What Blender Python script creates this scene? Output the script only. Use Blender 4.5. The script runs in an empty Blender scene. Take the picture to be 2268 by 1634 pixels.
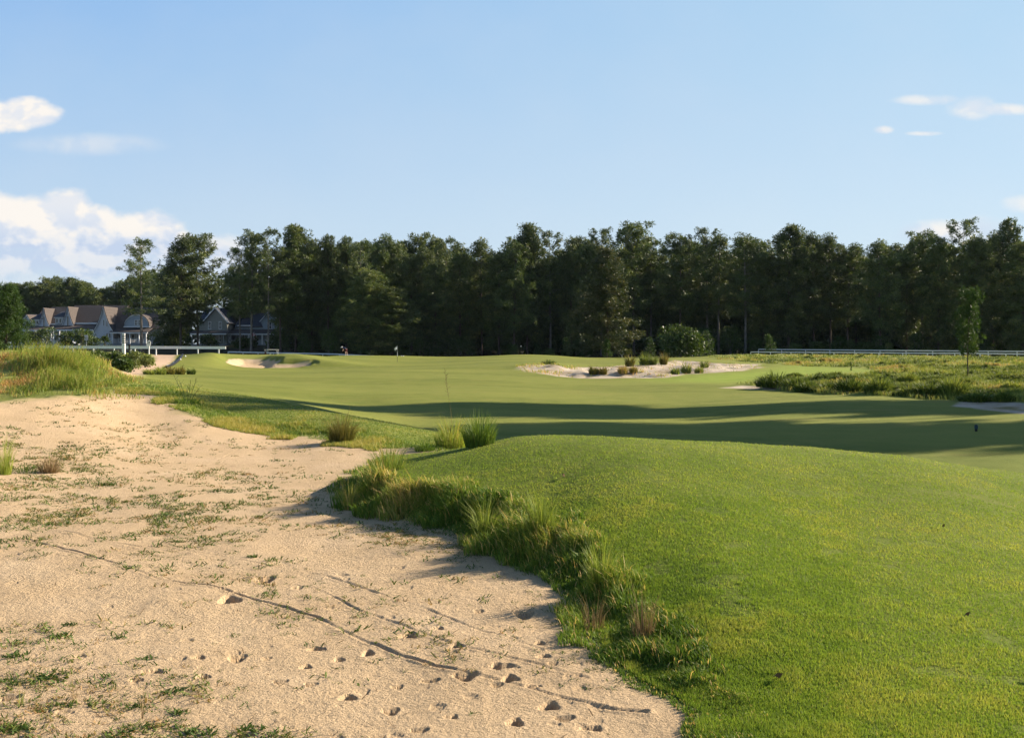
import bpy, math, random
import numpy as np
from mathutils import Vector, Matrix
R = math.radians
rng = np.random.default_rng(7)
random.seed(7)
scene = bpy.context.scene
COL = scene.collection

# ------------------------------------------------------------------ view constants (a 35 mm lens, eye height 1.7 m)
F, CX, CY, EYE = 2205.0, 1134.0, 769.3, 1.7
def ray(xd, yd):                       # bearing and drop per metre of distance
    return (xd - CX) / F, (yd - CY) / F
SUN_EL, SUN_AZ = R(25.0), R(24.0)      # sun to the right and a little beyond the scene
SUNDIR = Vector((math.cos(SUN_EL) * math.cos(SUN_AZ), math.cos(SUN_EL) * math.sin(SUN_AZ), math.sin(SUN_EL)))

# ------------------------------------------------------------------ small helpers
def tag(o, label=None, cat=None, group=None, kind=None):
    if label: o['label'] = label
    if cat: o['category'] = cat
    if group: o['group'] = group
    if kind: o['kind'] = kind
    return o
def link(o, parent=None):
    COL.objects.link(o)
    if parent is not None: o.parent = parent
    return o
def empty(name, loc=(0, 0, 0), rz=0.0):
    o = bpy.data.objects.new(name, None); o.empty_display_size = 0.2
    o.location = loc; o.rotation_euler = (0, 0, rz)
    return link(o)
def np_mesh(name, V, faces, attrs=None, smooth=False):
    """V (n,3); faces: list of int arrays (m,3) / (m,4); attrs: dict of float arrays per vertex"""
    me = bpy.data.meshes.new(name)
    V = np.ascontiguousarray(V, dtype=np.float32)
    faces = [np.asarray(f, dtype=np.int32) for f in faces if len(f)]
    me.vertices.add(len(V)); me.vertices.foreach_set('co', V.ravel())
    nl = sum(f.size for f in faces); nf = sum(len(f) for f in faces)
    me.loops.add(nl); me.loops.foreach_set('vertex_index', np.concatenate([f.ravel() for f in faces]))
    sizes = np.concatenate([np.full(len(f), f.shape[1], np.int32) for f in faces])
    starts = np.concatenate([[0], np.cumsum(sizes)[:-1]]).astype(np.int32)
    me.polygons.add(nf); me.polygons.foreach_set('loop_start', starts)
    try: me.polygons.foreach_set('loop_total', sizes)
    except Exception: pass
    me.polygons.foreach_set('use_smooth', np.full(nf, smooth, dtype=bool))
    if attrs:
        for k, a in attrs.items():
            at = me.attributes.new(k, 'FLOAT', 'POINT')
            at.data.foreach_set('value', np.ascontiguousarray(a, dtype=np.float32))
    me.update(calc_edges=True)
    me.validate()
    return me
def obj(name, me, mat, parent=None, loc=None):
    o = bpy.data.objects.new(name, me)
    if mat is not None: me.materials.append(mat)
    link(o, parent)
    if loc is not None: o.location = loc
    return o
class MB:
    """collects boxes, prisms and tubes for ONE mesh"""
    def __init__(s): s.v = []; s.f = []
    def add(s, vs, fs):
        n = len(s.v); s.v += [tuple(v) for v in vs]; s.f += [tuple(i + n for i in f) for f in fs]; return s
    def box(s, x0, x1, y0, y1, z0, z1):
        return s.add([(x0,y0,z0),(x1,y0,z0),(x1,y1,z0),(x0,y1,z0),(x0,y0,z1),(x1,y0,z1),(x1,y1,z1),(x0,y1,z1)],
                     [(0,3,2,1),(4,5,6,7),(0,1,5,4),(1,2,6,5),(2,3,7,6),(3,0,4,7)])
    def prism(s, pts, y0, y1):             # outline in XZ extruded along Y
        n = len(pts)
        vs = [(x, y0, z) for x, z in pts] + [(x, y1, z) for x, z in pts]
        fs = [tuple(range(n)), tuple(range(2*n-1, n-1, -1))]
        fs += [(i, i+n, (i+1) % n + n, (i+1) % n) for i in range(n)]
        return s.add(vs, fs)
    def slab(s, a, b, c, d, t):            # quad thickened downwards along its normal
        a, b, c, d = map(Vector, (a, b, c, d)); n = (b-a).cross(d-a).normalized() * t
        vs = [a, b, c, d, a-n, b-n, c-n, d-n]
        return s.add(vs, [(0,1,2,3),(7,6,5,4),(0,4,5,1),(1,5,6,2),(2,6,7,3),(3,7,4,0)])
    def tube(s, pts, rads, n=6, cap=True):
        pts = [Vector(p) for p in pts]; base = len(s.v)
        for i, p in enumerate(pts):
            d = (pts[min(i+1, len(pts)-1)] - pts[max(i-1, 0)]).normalized()
            a = d.orthogonal().normalized() if abs(d.z) < .95 else Vector((1,0,0)) - d * d.x
            a.normalize(); b = d.cross(a)
            r = rads[i] if hasattr(rads, '__len__') else rads
            for k in range(n):
                t = 2*math.pi*k/n; q = p + a*math.cos(t)*r + b*math.sin(t)*r
                s.v.append(tuple(q))
        for i in range(len(pts)-1):
            for k in range(n):
                k2 = (k+1) % n
                s.f.append((base+i*n+k, base+i*n+k2, base+(i+1)*n+k2, base+(i+1)*n+k))
        if cap:
            s.f.append(tuple(base+k for k in range(n-1, -1, -1)))
            s.f.append(tuple(base+(len(pts)-1)*n+k for k in range(n)))
        return s
    def cyl(s, x, y, z0, z1, r, n=12, r2=None):
        return s.tube([(x,y,z0),(x,y,z1)], [r, r if r2 is None else r2], n)
    def build(s, name, mat, parent=None, loc=None, smooth=False, bevel=0):
        me = bpy.data.meshes.new(name); me.from_pydata(s.v, [], s.f); me.update()
        if smooth: me.polygons.foreach_set('use_smooth', [True]*len(me.polygons))
        o = obj(name, me, mat, parent, loc)
        if bevel:
            m = o.modifiers.new('edge', 'BEVEL'); m.width = bevel; m.segments = 2; m.limit_method = 'ANGLE'
        return o
def copy_tree(o, parent=None):
    c = o.copy(); COL.objects.link(c)
    if parent is not None: c.parent = parent
    for ch in list(o.children): copy_tree(ch, c)
    return c

# ------------------------------------------------------------------ numeric noise
def _hash(ix, iy, seed):
    h = (ix.astype(np.int64) * 374761393 + iy.astype(np.int64) * 668265263 + seed * 974634777) & 0xFFFFFFFF
    h = ((h ^ (h >> 13)) * 1274126177) & 0xFFFFFFFF
    return ((h ^ (h >> 16)) & 0xFFFF) / 65535.0
def vnoise(x, y, seed=0):
    x = np.asarray(x, float); y = np.asarray(y, float)
    ix = np.floor(x); iy = np.floor(y); fx = x - ix; fy = y - iy
    fx = fx*fx*fx*(fx*(fx*6-15)+10); fy = fy*fy*fy*(fy*(fy*6-15)+10)
    a = _hash(ix, iy, seed); b = _hash(ix+1, iy, seed); c = _hash(ix, iy+1, seed); d = _hash(ix+1, iy+1, seed)
    return (a*(1-fx)+b*fx)*(1-fy) + (c*(1-fx)+d*fx)*fy
def fbm(x, y, oct=4, seed=0):
    s = 0; a = .5; t = 0
    for i in range(oct):
        s = s + a*vnoise(x*2**i+13.7*i, y*2**i-7.1*i, seed+i); t += a; a *= .5
    return s/t
def smooth(a, b, x):
    t = np.clip((x-a)/(b-a), 0, 1); return t*t*(3-2*t)

# ------------------------------------------------------------------ thin-plate surfaces in (bearing, log distance)
class TPS:
    KU = 2.6
    def __init__(s, P):
        P = np.array(P, float)                 # X, Y, Z
        s.c = np.stack([P[:,0]/P[:,1]*s.KU, np.log(P[:,1])], 1)
        n = len(P); d2 = ((s.c[:,None]-s.c[None])**2).sum(-1)
        K = .5*d2*np.log(d2+1e-12) + 2e-4*np.eye(n)
        A = np.zeros((n+3, n+3)); A[:n,:n] = K; A[:n,n] = 1; A[:n,n+1:] = s.c; A[n,:n] = 1; A[n+1:,:n] = s.c.T
        b = np.zeros(n+3); b[:n] = P[:,2]
        s.w = np.linalg.solve(A, b)
    def __call__(s, X, Y):
        X = np.asarray(X, float); sh = X.shape; X = X.ravel(); Y = np.maximum(np.asarray(Y, float).ravel(), .8)
        out = np.empty(len(X)); n = len(s.c)
        for i in range(0, len(X), 20000):
            q = np.stack([X[i:i+20000]/Y[i:i+20000]*s.KU, np.log(Y[i:i+20000])], 1)
            q = np.stack([np.clip(q[:,0], -4.5, 4.5), q[:,1]], 1)
            d2 = (q[:,0,None]-s.c[None,:,0])**2 + (q[:,1,None]-s.c[None,:,1])**2
            out[i:i+20000] = (.5*d2*np.log(d2+1e-12)) @ s.w[:n] + s.w[n] + q @ s.w[n+1:]
        return out.reshape(sh)
def cz(xd, yd, Z):                  # control point where a sight line meets height Z
    u, s = ray(xd, yd); Y = (EYE - Z)/s; return (u*Y, Y, Z)
def cy(xd, yd, Y):                  # control point at distance Y on a sight line
    u, s = ray(xd, yd); return (u*Y, Y, EYE - s*Y)
def poly_sd(X, Y, poly):            # signed distance, positive inside
    P = np.array(poly, float); sh = np.shape(X); X = np.ravel(X); Y = np.ravel(Y)
    best = np.full(len(X), 1e18); ins = np.zeros(len(X), bool)
    for (x0, y0), (x1, y1) in zip(P, np.roll(P, -1, 0)):
        dx, dy = x1-x0, y1-y0; L = dx*dx+dy*dy+1e-12
        t = np.clip(((X-x0)*dx+(Y-y0)*dy)/L, 0, 1)
        best = np.minimum(best, (X-x0-t*dx)**2+(Y-y0-t*dy)**2)
        if y0 != y1:
            c = ((y0 > Y) != (y1 > Y)) & (X < (x1-x0)*(Y-y0)/(y1-y0)+x0); ins ^= c
    return np.where(ins, 1, -1).reshape(sh)*np.sqrt(best).reshape(sh)
# ------------------------------------------------------------------ terrain surfaces
SAND_PTS = [cz(0,1634,0), cz(700,1634,0), cz(1500,1634,.03), cz(-600,1700,0), cz(0,1300,0), cz(600,1300,-.02), cz(1200,1300,.02),
    cz(1290,1400,.03), cz(0,1100,.03), cz(400,1100,-.03), cz(800,1100,0), cz(-500,1100,.1), cz(0,980,.25), cz(350,950,.18), cz(600,960,.03),
    cz(760,980,-.02), cz(870,1000,-.05), cz(310,862,.72), cz(150,880,.72), cz(0,890,.72), cz(-400,900,.8), cz(950,1165,.02), cz(1500,1500,.04),
    cz(700,1200,-.02), cz(420,915,.38), cz(500,938,.2),
    (0,2.0,0), (2,2.2,0), (-3,2.2,0), (0,60,.3), (-30,45,.6), (20,40,.1), (-9,1.6,0), (6,8,0), (-20,14,.4), (-6,30,.6)]
TURF_PTS = [
    # near mound
    cz(2268,1634,.08), cz(1700,1634,.07), cz(1600,1600,.05), (3,2.4,.06), (1,2.4,.06), (-1,2,.04), (6,3,.1), (9,7,.2), (14,11,.15),
    cz(830,1030,.34), cz(890,1040,.355), cz(960,1050,.365), cz(1060,1070,.36), cz(1140,1108,.30), cz(1230,1178,.235), cz(1330,1250,.175),
    cz(1420,1330,.125), cz(1460,1430,.08), cz(1520,1500,.07), cz(1590,1570,.05), cz(1250,1080,.40), cz(1500,1250,.225), cz(1650,1480,.10),
    cz(1300,1100,.40), cz(1600,1300,.235), cz(2000,1300,.20), cz(2268,1300,.15), cz(1700,1100,.385), cz(2268,1150,.19), cz(1900,1100,.34),
    cz(950,1006,.42), cz(1050,985,.48), cz(1150,970,.51), cz(1270,968,.53), cz(1400,972,.53), cz(1600,980,.50), cz(1800,991,.44), cz(2000,1010,.34), cz(2268,1050,.16),
    # hollow behind the mound
    (-.3,15.6,-.14), (.9,15.6,-.08), (.9,17.5,-.3), (3,15.6,-.12), (4.6,15.6,-.2), (6.2,15.4,-.28), (7.8,14.8,-.38), (1.5,20,-.45), (5,20,-.46), (9,18,-.44), (12,16,-.4), (16,22,-.4),
    (2,24,-.45), (-1,17.5,-.14), (-.6,20,-.32), (-1.8,18.5,-.1),
    # left bank
    cz(960,962,-.06), cz(860,940,.1), cz(780,922,.2), cz(700,907,.3), cz(560,880,.48), cz(430,857,.68), cz(330,838,.85),
    cz(900,978,-.04), cz(800,970,.05), cz(620,952,.12), cz(500,925,.28), cz(420,897,.45), cz(350,866,.72),
    (-8,33,-.02), (-6,32,-.2), (-4,31,-.35), (-3.2,27,-.42), (-9.5,40,-.1), (-5,40,-.3), (-12,33,.45),
    # dune on the left
    cy(0,790,29), cy(120,790,28.5), cy(220,827,27.5), cy(285,845,26.0), cy(-300,788,30), cy(-900,786,32), cy(0,868,24), cy(150,862,24), cy(-400,880,24),
    cy(0,825,26.5), cy(130,828,26), (-14,35,.95), (-15,41,.5), (-22,37,1.05), (-25,44,.5), (-40,45,.9), (-60,60,.6),
    # fairway
    cy(500,841,53), cz(1134,930,-.45), cz(1134,900,-.42), cz(1134,860,-.27), cz(1134,835,-.15), cy(1134,815,82), cz(800,855,-.25), cz(800,900,-.42),
    cy(800,820,76), cy(640,832,64), cz(1700,930,-.45), cz(2200,930,-.42), cz(2268,890,-.25), cz(1800,890,-.35), cz(1800,862,-.3), cz(2268,862,-.2),
    cz(2268,832,0), cy(2268,800,98), cz(1800,832,-.1), cy(1800,800,100), cy(1500,850,54), cy(1500,900,38),
    # green and its back edge
    cy(880,801,121), cy(1000,796,126), cy(1060,791,134), cy(1160,785,142), cy(1240,788,140), cy(1320,796,132), cy(1420,797,128),
    cy(760,787,150), cy(700,791,140), cy(900,788,150), cy(980,792,142), (0,165,.2), (3,165,.2), (-25,168,.15), (10,160,.1), (20,160,.1),
    # left green-side mounds and bunker
    cy(470,782,116), cy(420,786,112), cy(555,789,116), cy(620,794,112), cy(655,789,113), cy(700,796,111), cy(720,801,110), cy(600,807,107), cy(660,810,106), cy(530,804,107),
    cy(620,816,102), cy(690,813,104), cy(500,812,101), cy(500,800,107), cy(400,806,96), cy(560,822,92),
    # right bunker complex
    cy(1300,839,64), cy(1440,839,64), cy(1170,822,72), cy(1170,806,86), cy(1300,812,84), cy(1380,806,92), cy(1491,796,96), cy(1560,799,94), cy(1450,825,74),
    cy(1560,822,76), cy(1660,806,92), cy(1680,816,82), cy(1380,832,67),
    # path, rail lawn, far side
    cy(350,789,112), cy(390,788,112), cy(300,826,62), cy(300,806,84), cy(150,783,98), cy(-100,781,98), cy(480,784,108),
    (-30,60,.35), (-40,75,.55), cy(560,789,170), cy(740,790,170), cy(400,786,175),
    cy(250,764.5,228), cy(0,764,240), cy(500,765,226), cy(600,766,226), cy(-300,764,240), cy(800,786,190), cy(900,788,188), cy(1134,790,188), cy(1400,790,185),
    cy(1700,787,170), cy(2000,789,160), cy(2268,791,150), cy(1700,787,140), cy(2268,795,115), cy(2000,791,125), cy(1800,792,118),
    (0,300,1.2), (150,300,1.2), (-150,300,1.8), (0,900,2), (400,700,2), (-400,700,2), (60,60,.1), (130,120,.5), (200,200,.8), (40,25,-.2), (70,50,0),
    (-80,60,.6), (-140,120,1), (-200,200,1.5)]
S_sand = TPS(SAND_PTS); S_turf = TPS(TURF_PTS)
def onto(S, xd, yd):                   # where a sight line first meets a surface
    u, s = ray(xd, yd)
    Ys = np.exp(np.linspace(math.log(2.2), math.log(500), 2600)); Z = S(u*Ys, Ys)
    hitm = (EYE - s*Ys) <= Z
    i = int(np.argmax(hitm)) if hitm.any() else len(Ys)-1
    return (u*Ys[i], Ys[i])
def flat_poly(S, pts): return [onto(S, x, y) for x, y in pts]

SAND_EDGE = [(1640,2000),(1530,1650),(1556,1585),(1460,1534),(1395,1475),(1340,1452),(1296,1408),(1276,1346),(1240,1297),(1160,1258),(1092,1230),(1025,1188),
    (954,1160),(843,1142),(770,1128),(748,1105),(752,1082),(795,1047),(868,1013),(950,1003),(920,992),(830,986),(770,981),(700,970),(620,963),(560,955),(490,940),
    (420,915),(360,884),(312,862),(270,868),(200,878),(100,882),(0,890),(-250,900),(-700,970),(-1300,1400),(-1600,2300)]
P_sand = flat_poly(S_sand, SAND_EDGE)
B1 = [(499,802),(506,795.5),(531,794),(561,796),(590,797.5),(622,800),(613,806),(650,806),(690,807),(699,809.5),(640,814),(590,815),(539,813),(511,807)]
B2 = [(1144,813),(1165,821),(1205,829),(1231,834),(1284,837.5),(1364,838),(1444,838),(1470,836),(1510,829),(1577,826),(1643,821),(1688,813),(1677,806.5),(1603,805),
      (1550,801),(1491,797.5),(1470,802),(1440,808),(1380,808),(1351,812),(1290,813),(1258,815),(1205,808),(1165,808)]
B3 = [(1594,858.5),(1644,854),(1678,856),(1757,862),(1745,865.5),(1668,862.5)]
B4 = [(2108,900),(2135,888),(2217,891),(2268,895),(2420,903),(2600,912),(2600,935),(2268,917),(2217,912.5),(2156,904)]
PATH = [(341,785.5),(399,785.5),(384,800.6),(364,810.7),(340,818),(319,824),(307,831),(285,832),(262,827),(285,817),(311,810.7),(341,796)]
P_b = [flat_poly(S_turf, b) for b in (B1, B2, B3, B4)]
P_path = flat_poly(S_turf, PATH)
ROUGH = [(1662,852),(1690,862),(1760,867),(1900,875),(2050,881),(2120,887),(2268,892),(2600,905),(2900,870),(2900,792),(2268,792),(1660,786),(1560,788),(1600,797),(1720,806),(1900,814),(1980,820),(1900,832),(1760,838)]
P_rough = flat_poly(S_turf, ROUGH)
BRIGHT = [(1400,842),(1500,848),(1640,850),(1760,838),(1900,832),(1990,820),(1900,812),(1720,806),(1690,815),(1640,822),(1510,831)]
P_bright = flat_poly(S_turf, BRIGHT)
LEFTROUGH = [(285,838),(265,828),(300,812),(338,796),(338,784),(0,782),(-600,782),(-900,900),(-250,908),(0,899),(100,893),(270,880),(330,866),(350,852),(300,842)]
P_leftrough = flat_poly(S_turf, LEFTROUGH)

# hoof and ball marks pressed into the sand: place on the sand, width, length (pixels of the survey picture), turned to metres
MARKS = [(508,1328,46,15),(587,1281,42,12),(905,1405,40,14),(970,1389,26,8),(1160,1356,44,17),(525,1455,38,17),(677,1475,26,10),(770,1545,38,12),(865,1573,38,15),
    (1217,1562,44,18),(1140,1600,38,17),(1030,1500,52,18),(1110,1478,46,14),(1130,1504,38,13),(815,1444,26,14),(750,1457,26,8),(620,1512,32,10),(688,1516,28,11),
    (1100,1519,26,9),(1195,1426,22,8),(440,1457,28,8),(590,1456,20,8),(340,1490,44,9),(1225,1472,22,6),(955,1507,40,8),(1205,1455,30,9),(880,1517,26,8),(545,1630,40,10),
    (300,1508,30,9),(20,1545,44,14),(1010,1432,30,9),(1060,1350,20,7),(660,1300,24,7),(1000,1590,30,8),(1250,1590,44,12),(1310,1610,50,12),(1180,1520,36,8),(700,1432,40,8),(450,1500,30,8),(930,1620,40,10)]
def sand_pt(xd, yd):
    u, s = ray(xd, yd); Y = 1.7/s
    for _ in range(5): Y = (EYE - float(S_sand(np.array([u*Y]), np.array([Y]))[0]))/s
    return u*Y, Y
GROOVES = [([(60,1195),(160,1222),(270,1252),(350,1280),(500,1308),(620,1340),(700,1363),(800,1412),(880,1444),(960,1473),(1060,1497),(1138,1515),(1281,1551),(1357,1569),(1430,1577)], .012, .0125),
    ([(290,1215),(370,1237),(500,1262),(625,1287),(700,1302),(800,1349),(925,1394),(1000,1427),(1134,1457),(1210,1478),(1300,1503)], .011, .0055),
    ([(340,1195),(430,1222),(600,1252),(725,1274),(850,1317),(950,1347),(1050,1387),(1134,1417),(1200,1440)], .011, .0055),
    ([(0,1150),(120,1175),(260,1205),(420,1228)], .016, .005), ([(560,960),(640,1000),(720,1022),(800,1030)], .016, .005), ([(430,930),(560,975),(650,1010)], .016, .005)]
P_groove = [([sand_pt(*p) for p in g], w, d) for g, w, d in GROOVES]
P_marks = []
for xd, yd, w, h in MARKS:
    X, Y = sand_pt(xd, yd); P_marks.append((X, Y, .5*w*Y/F, max(.5*h*Y*Y/(F*1.7), .45*.5*w*Y/F), .95))
rr = random.Random(5)
for _ in range(170):
    xd, yd = rr.uniform(-100, 1350), rr.uniform(1150, 1660)
    X, Y = sand_pt(xd, yd); r = rr.uniform(.015, .045); P_marks.append((X, Y, r, r*rr.uniform(.7, 1.2), rr.uniform(.10, .25)))
def line_dist(X, Y, pts):
    best = np.full(X.shape, 1e9)
    for (x0,y0),(x1,y1) in zip(pts[:-1], pts[1:]):
        dx, dy = x1-x0, y1-y0; t = np.clip(((X-x0)*dx+(Y-y0)*dy)/(dx*dx+dy*dy), 0, 1)
        best = np.minimum(best, (X-x0-t*dx)**2+(Y-y0-t*dy)**2)
    return np.sqrt(best)
def sand_detail(X, Y):
    D = (fbm(X*1.3, Y*1.3, 3, 3)-.5)*.05 + (fbm(X*6, Y*6, 3, 9)-.5)*.014*smooth(26, 8, Y) + (fbm(X*22, Y*22, 2, 19)-.5)*.004*smooth(14, 6, Y)
    near = np.where((Y < 24))[0]; x = X[near]; y = Y[near]; d = np.zeros(len(near))
    for pts, w, dep in P_groove:
        ld = line_dist(x, y, pts); k = .45+.85*smooth(.3, .7, fbm(x*3, y*3, 3, 31))
        d += -dep*k*np.exp(-(ld/w)**2) + .55*dep*k*np.exp(-((ld-2.1*w)/(w))**2)
    for mx, my, rx, ry, dep in P_marks:
        m = np.where((np.abs(x-mx) < 2.2*rx) & (np.abs(y-my) < 2.2*ry))[0]
        if len(m):
            ang = np.arctan2((y[m]-my)/ry, (x[m]-mx)/rx)
            q = np.sqrt(((x[m]-mx)/rx)**2+((y[m]-my)/ry)**2)*(1+.18*np.sin(3*ang+mx*40))
            d[m] += rx*dep*(-smooth(1.03, .80, q)*(.85+.15*np.clip((x[m]-mx)/rx, -1, 1)) + .05*np.exp(-((q-1.35)/.3)**2))
    D[near] += d
    return D
def masks(X, Y):
    X = np.ravel(X); Y = np.ravel(Y)
    M = {}
    n = (fbm(X*2.2, Y*2.2, 3, 5)-.5)
    sd = poly_sd(X, Y, P_sand) + n*np.where(Y < 14, .22, .55)
    sd = np.where(Y > 34, -50, sd); M['sd'] = sd
    nb = (fbm(X*.6, Y*.6, 3, 8)-.5)
    for i, p in enumerate(P_b): M['b%d' % i] = np.full(len(X), -50.0)
    M['path'] = np.full(len(X), -50.0); M['rough'] = np.full(len(X), -50.0); M['bright'] = M['rough'].copy(); M['lrough'] = M['rough'].copy()
    for key, p, amp in [('b0', P_b[0], .35), ('b1', P_b[1], 1.6), ('b2', P_b[2], .5), ('b3', P_b[3], .6), ('path', P_path, .6), ('rough', P_rough, 2.0), ('bright', P_bright, 2.5), ('lrough', P_leftrough, .8)]:
        q = np.array(p); lo = q.min(0)-6; hi = q.max(0)+6
        m = np.where((X > lo[0]) & (X < hi[0]) & (Y > lo[1]) & (Y < hi[1]))[0]
        if len(m): M[key][m] = poly_sd(X[m], Y[m], p) + nb[m]*amp
    return M
def height(X, Y, M=None, detail=False):
    sh = np.shape(X); X = np.ravel(np.asarray(X, float)); Y = np.ravel(np.asarray(Y, float))
    if M is None: M = masks(X, Y)
    sd = M['sd']; w = np.where((Y < 13.5) & (X > -1.7), np.interp(Y, [4, 6, 9, 11], [.28, .34, .40, .42]), 1.5)
    k = smooth(0, 1, np.clip(-sd/w, 0, 1))
    zs = S_sand(X, Y); zt = np.where(Y > 34, 0, 0) + S_turf(X, Y)
    Z = zs*(1-k) + zt*k
    o = -M['b0']; Z = Z + .42*smooth(.1, .6, o)*smooth(7, 1.0, o)*smooth(103.5, 106, Y)*smooth(-29.5, -26.5, X)*(o < 20)
    # bunkers are scooped a little
    for i, dep in enumerate((.45, .25, .12, .12)):
        Z = Z - dep*smooth(0, 1.3 if i == 0 else 3, M['b%d' % i])
    if detail:
        sm = smooth(-.12, .12, sd)
        Z = Z + sand_detail(X, Y)*sm
        Z = Z + (1-sm)*((fbm(X*.7, Y*.7, 3, 41)-.5)*.022*smooth(2, 8, Y) + (fbm(X*5, Y*5, 2, 43)-.5)*.006*smooth(30, 10, Y))
        rg = smooth(-1, 1.5, M['rough']); Z = Z + rg*((fbm(X*.55, Y*.55, 3, 51)-.4)*.55)
        lr = smooth(-.5, 1, M['lrough']); Z = Z + lr*((fbm(X*.8, Y*.8, 3, 61)-.45)*.35*smooth(23, 26, Y))
        Z = Z + smooth(0, 3, M['b1'])*((fbm(X*.35, Y*.35, 3, 71)-.45)*1.3)
    return Z.reshape(sh)

# ------------------------------------------------------------------ ground sheet
us = np.concatenate([np.linspace(-1.4, -.57, 50)[:-1], np.concatenate([np.linspace(-.57, .2, 880)[:-1], np.linspace(.2, .57, 200)]), np.linspace(.57, 1.6, 60)[1:]])
Ysr = np.concatenate([np.exp(np.linspace(math.log(2.0), math.log(30), 980))[:-1], np.exp(np.linspace(math.log(30), math.log(180), 300))[:-1],
                      np.exp(np.linspace(math.log(180), math.log(1400), 50))])
U, YY = np.meshgrid(us, Ysr); XX = U*YY
gx, gy = XX.ravel(), YY.ravel()
GM = masks(gx, gy); GZ = height(gx, gy, GM, True)
# first-hit table: for each bearing, how far down the picture the ground has come by distance
ROWS, COLS = XX.shape
YD = np.minimum.accumulate((CY + (EYE - GZ.reshape(ROWS, COLS))/YY*F), axis=0)
def ground_hit(xd, yd):
    """ground points seen along sight lines (arrays)"""
    xd = np.atleast_1d(np.asarray(xd, float)); yd = np.atleast_1d(np.asarray(yd, float))
    u = (xd-CX)/F; ci = np.clip(np.searchsorted(us, u), 1, COLS-1)
    ci = np.where(np.abs(us[ci-1]-u) < np.abs(us[ci]-u), ci-1, ci)
    out = np.zeros((len(u), 3))
    order = np.argsort(ci)
    for c in np.unique(ci):
        m = np.where(ci == c)[0]; col = -YD[:, c]
        r = np.clip(np.searchsorted(col, -yd[m]), 0, ROWS-1)
        r0 = np.maximum(r-1, 0); a = YD[r0, c]; b = YD[r, c]; t = np.where(a-b > 1e-9, (a-yd[m])/np.maximum(a-b, 1e-9), 0).clip(0, 1)
        t = np.where(a-b > 3, 1, t)
        Yv = Ysr[r0]*(1-t)+Ysr[r]*t; Zv = GZ.reshape(ROWS, COLS)[r0, c]*(1-t)+GZ.reshape(ROWS, COLS)[r, c]*t
        out[m] = np.stack([u[m]*Yv, Yv, Zv], 1)
    return out
def gz(X, Y):
    a = np.atleast_1d(np.asarray(X, float)); b = np.atleast_1d(np.asarray(Y, float))
    return height(a, b, None, True)
def at(xd, yd): return ground_hit([xd], [yd])[0]
def at_dist(xd, Y):
    X = (xd-CX)/F*Y; return np.array([X, Y, float(gz(X, Y)[0])])
# ------------------------------------------------------------------ node helpers and materials
class NT:
    def __init__(s, tree): s.t = tree; s.n = tree.nodes; s.l = tree.links
    def new(s, typ, **kw):
        nd = s.n.new(typ)
        for k, v in kw.items():
            if k.startswith('in_'):
                key = k[3:]; key = int(key) if key.isdigit() else key.replace('_', ' ')
                if hasattr(v, 'is_output') or isinstance(v, bpy.types.NodeSocket): s.l.new(v, nd.inputs[key])
                else: nd.inputs[key].default_value = v
            else: setattr(nd, k, v)
        return nd
    def put(s, nd, key, v):
        if isinstance(v, bpy.types.NodeSocket): s.l.new(v, nd.inputs[key])
        else: nd.inputs[key].default_value = v
    def math(s, op, a, b=None, c=None, clamp=False):
        nd = s.n.new('ShaderNodeMath'); nd.operation = op; nd.use_clamp = clamp
        for i, v in enumerate((a, b, c)):
            if v is not None: s.put(nd, i, v)
        return nd.outputs[0]
    def mix(s, f, a, b, mode='MIX'):
        nd = s.n.new('ShaderNodeMix'); nd.data_type = 'RGBA'; nd.blend_type = mode
        s.put(nd, 0, f); s.put(nd, 6, a if not isinstance(a, tuple) else (*a[:3], 1)); s.put(nd, 7, b if not isinstance(b, tuple) else (*b[:3], 1))
        return nd.outputs[2]
    def attr(s, name): 
        nd = s.n.new('ShaderNodeAttribute'); nd.attribute_name = name; return nd.outputs['Fac']
    def noise(s, vec, scale, detail=4, rough=.55, dist=0):
        nd = s.n.new('ShaderNodeTexNoise'); s.put(nd, 'Vector', vec); s.put(nd, 'Scale', scale); s.put(nd, 'Detail', detail); s.put(nd, 'Roughness', rough); s.put(nd, 'Distortion', dist)
        return nd.outputs[0]
    def ramp(s, f, stops, interp='LINEAR'):
        nd = s.n.new('ShaderNodeValToRGB'); s.put(nd, 0, f); cr = nd.color_ramp; cr.interpolation = interp
        while len(cr.elements) < len(stops): cr.elements.new(.5)
        for e, (p, c) in zip(cr.elements, stops): e.position = p; e.color = (*c[:3], 1) if len(c) >= 3 else (c[0],)*3+(1,)
        return nd.outputs[0]
    def maprange(s, v, a, b, c=0, d=1, smoothstep=True):
        nd = s.n.new('ShaderNodeMapRange'); nd.interpolation_type = 'SMOOTHSTEP' if smoothstep else 'LINEAR'
        for k, q in zip(range(5), (v, a, b, c, d)): s.put(nd, k, q)
        return nd.outputs[0]
    def scale_vec(s, vec, sc):
        nd = s.n.new('ShaderNodeVectorMath'); nd.operation = 'MULTIPLY'; s.put(nd, 0, vec); nd.inputs[1].default_value = sc; return nd.outputs[0]
def new_mat(name):
    m = bpy.data.materials.new(name); m.use_nodes = True; t = NT(m.node_tree); t.n.clear()
    out = t.n.new('ShaderNodeOutputMaterial'); return m, t, out
def principled(t, out, color, rough=.8, spec=.2, normal=None, metallic=0.0):
    p = t.n.new('ShaderNodeBsdfPrincipled'); t.put(p, 'Base Color', color if not isinstance(color, tuple) else (*color[:3], 1)); t.put(p, 'Roughness', rough)
    t.put(p, 'Specular IOR Level', spec); t.put(p, 'Metallic', metallic)
    if normal is not None: t.put(p, 'Normal', normal)
    if out is not None: t.l.new(p.outputs[0], out.inputs[0])
    return p
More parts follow.
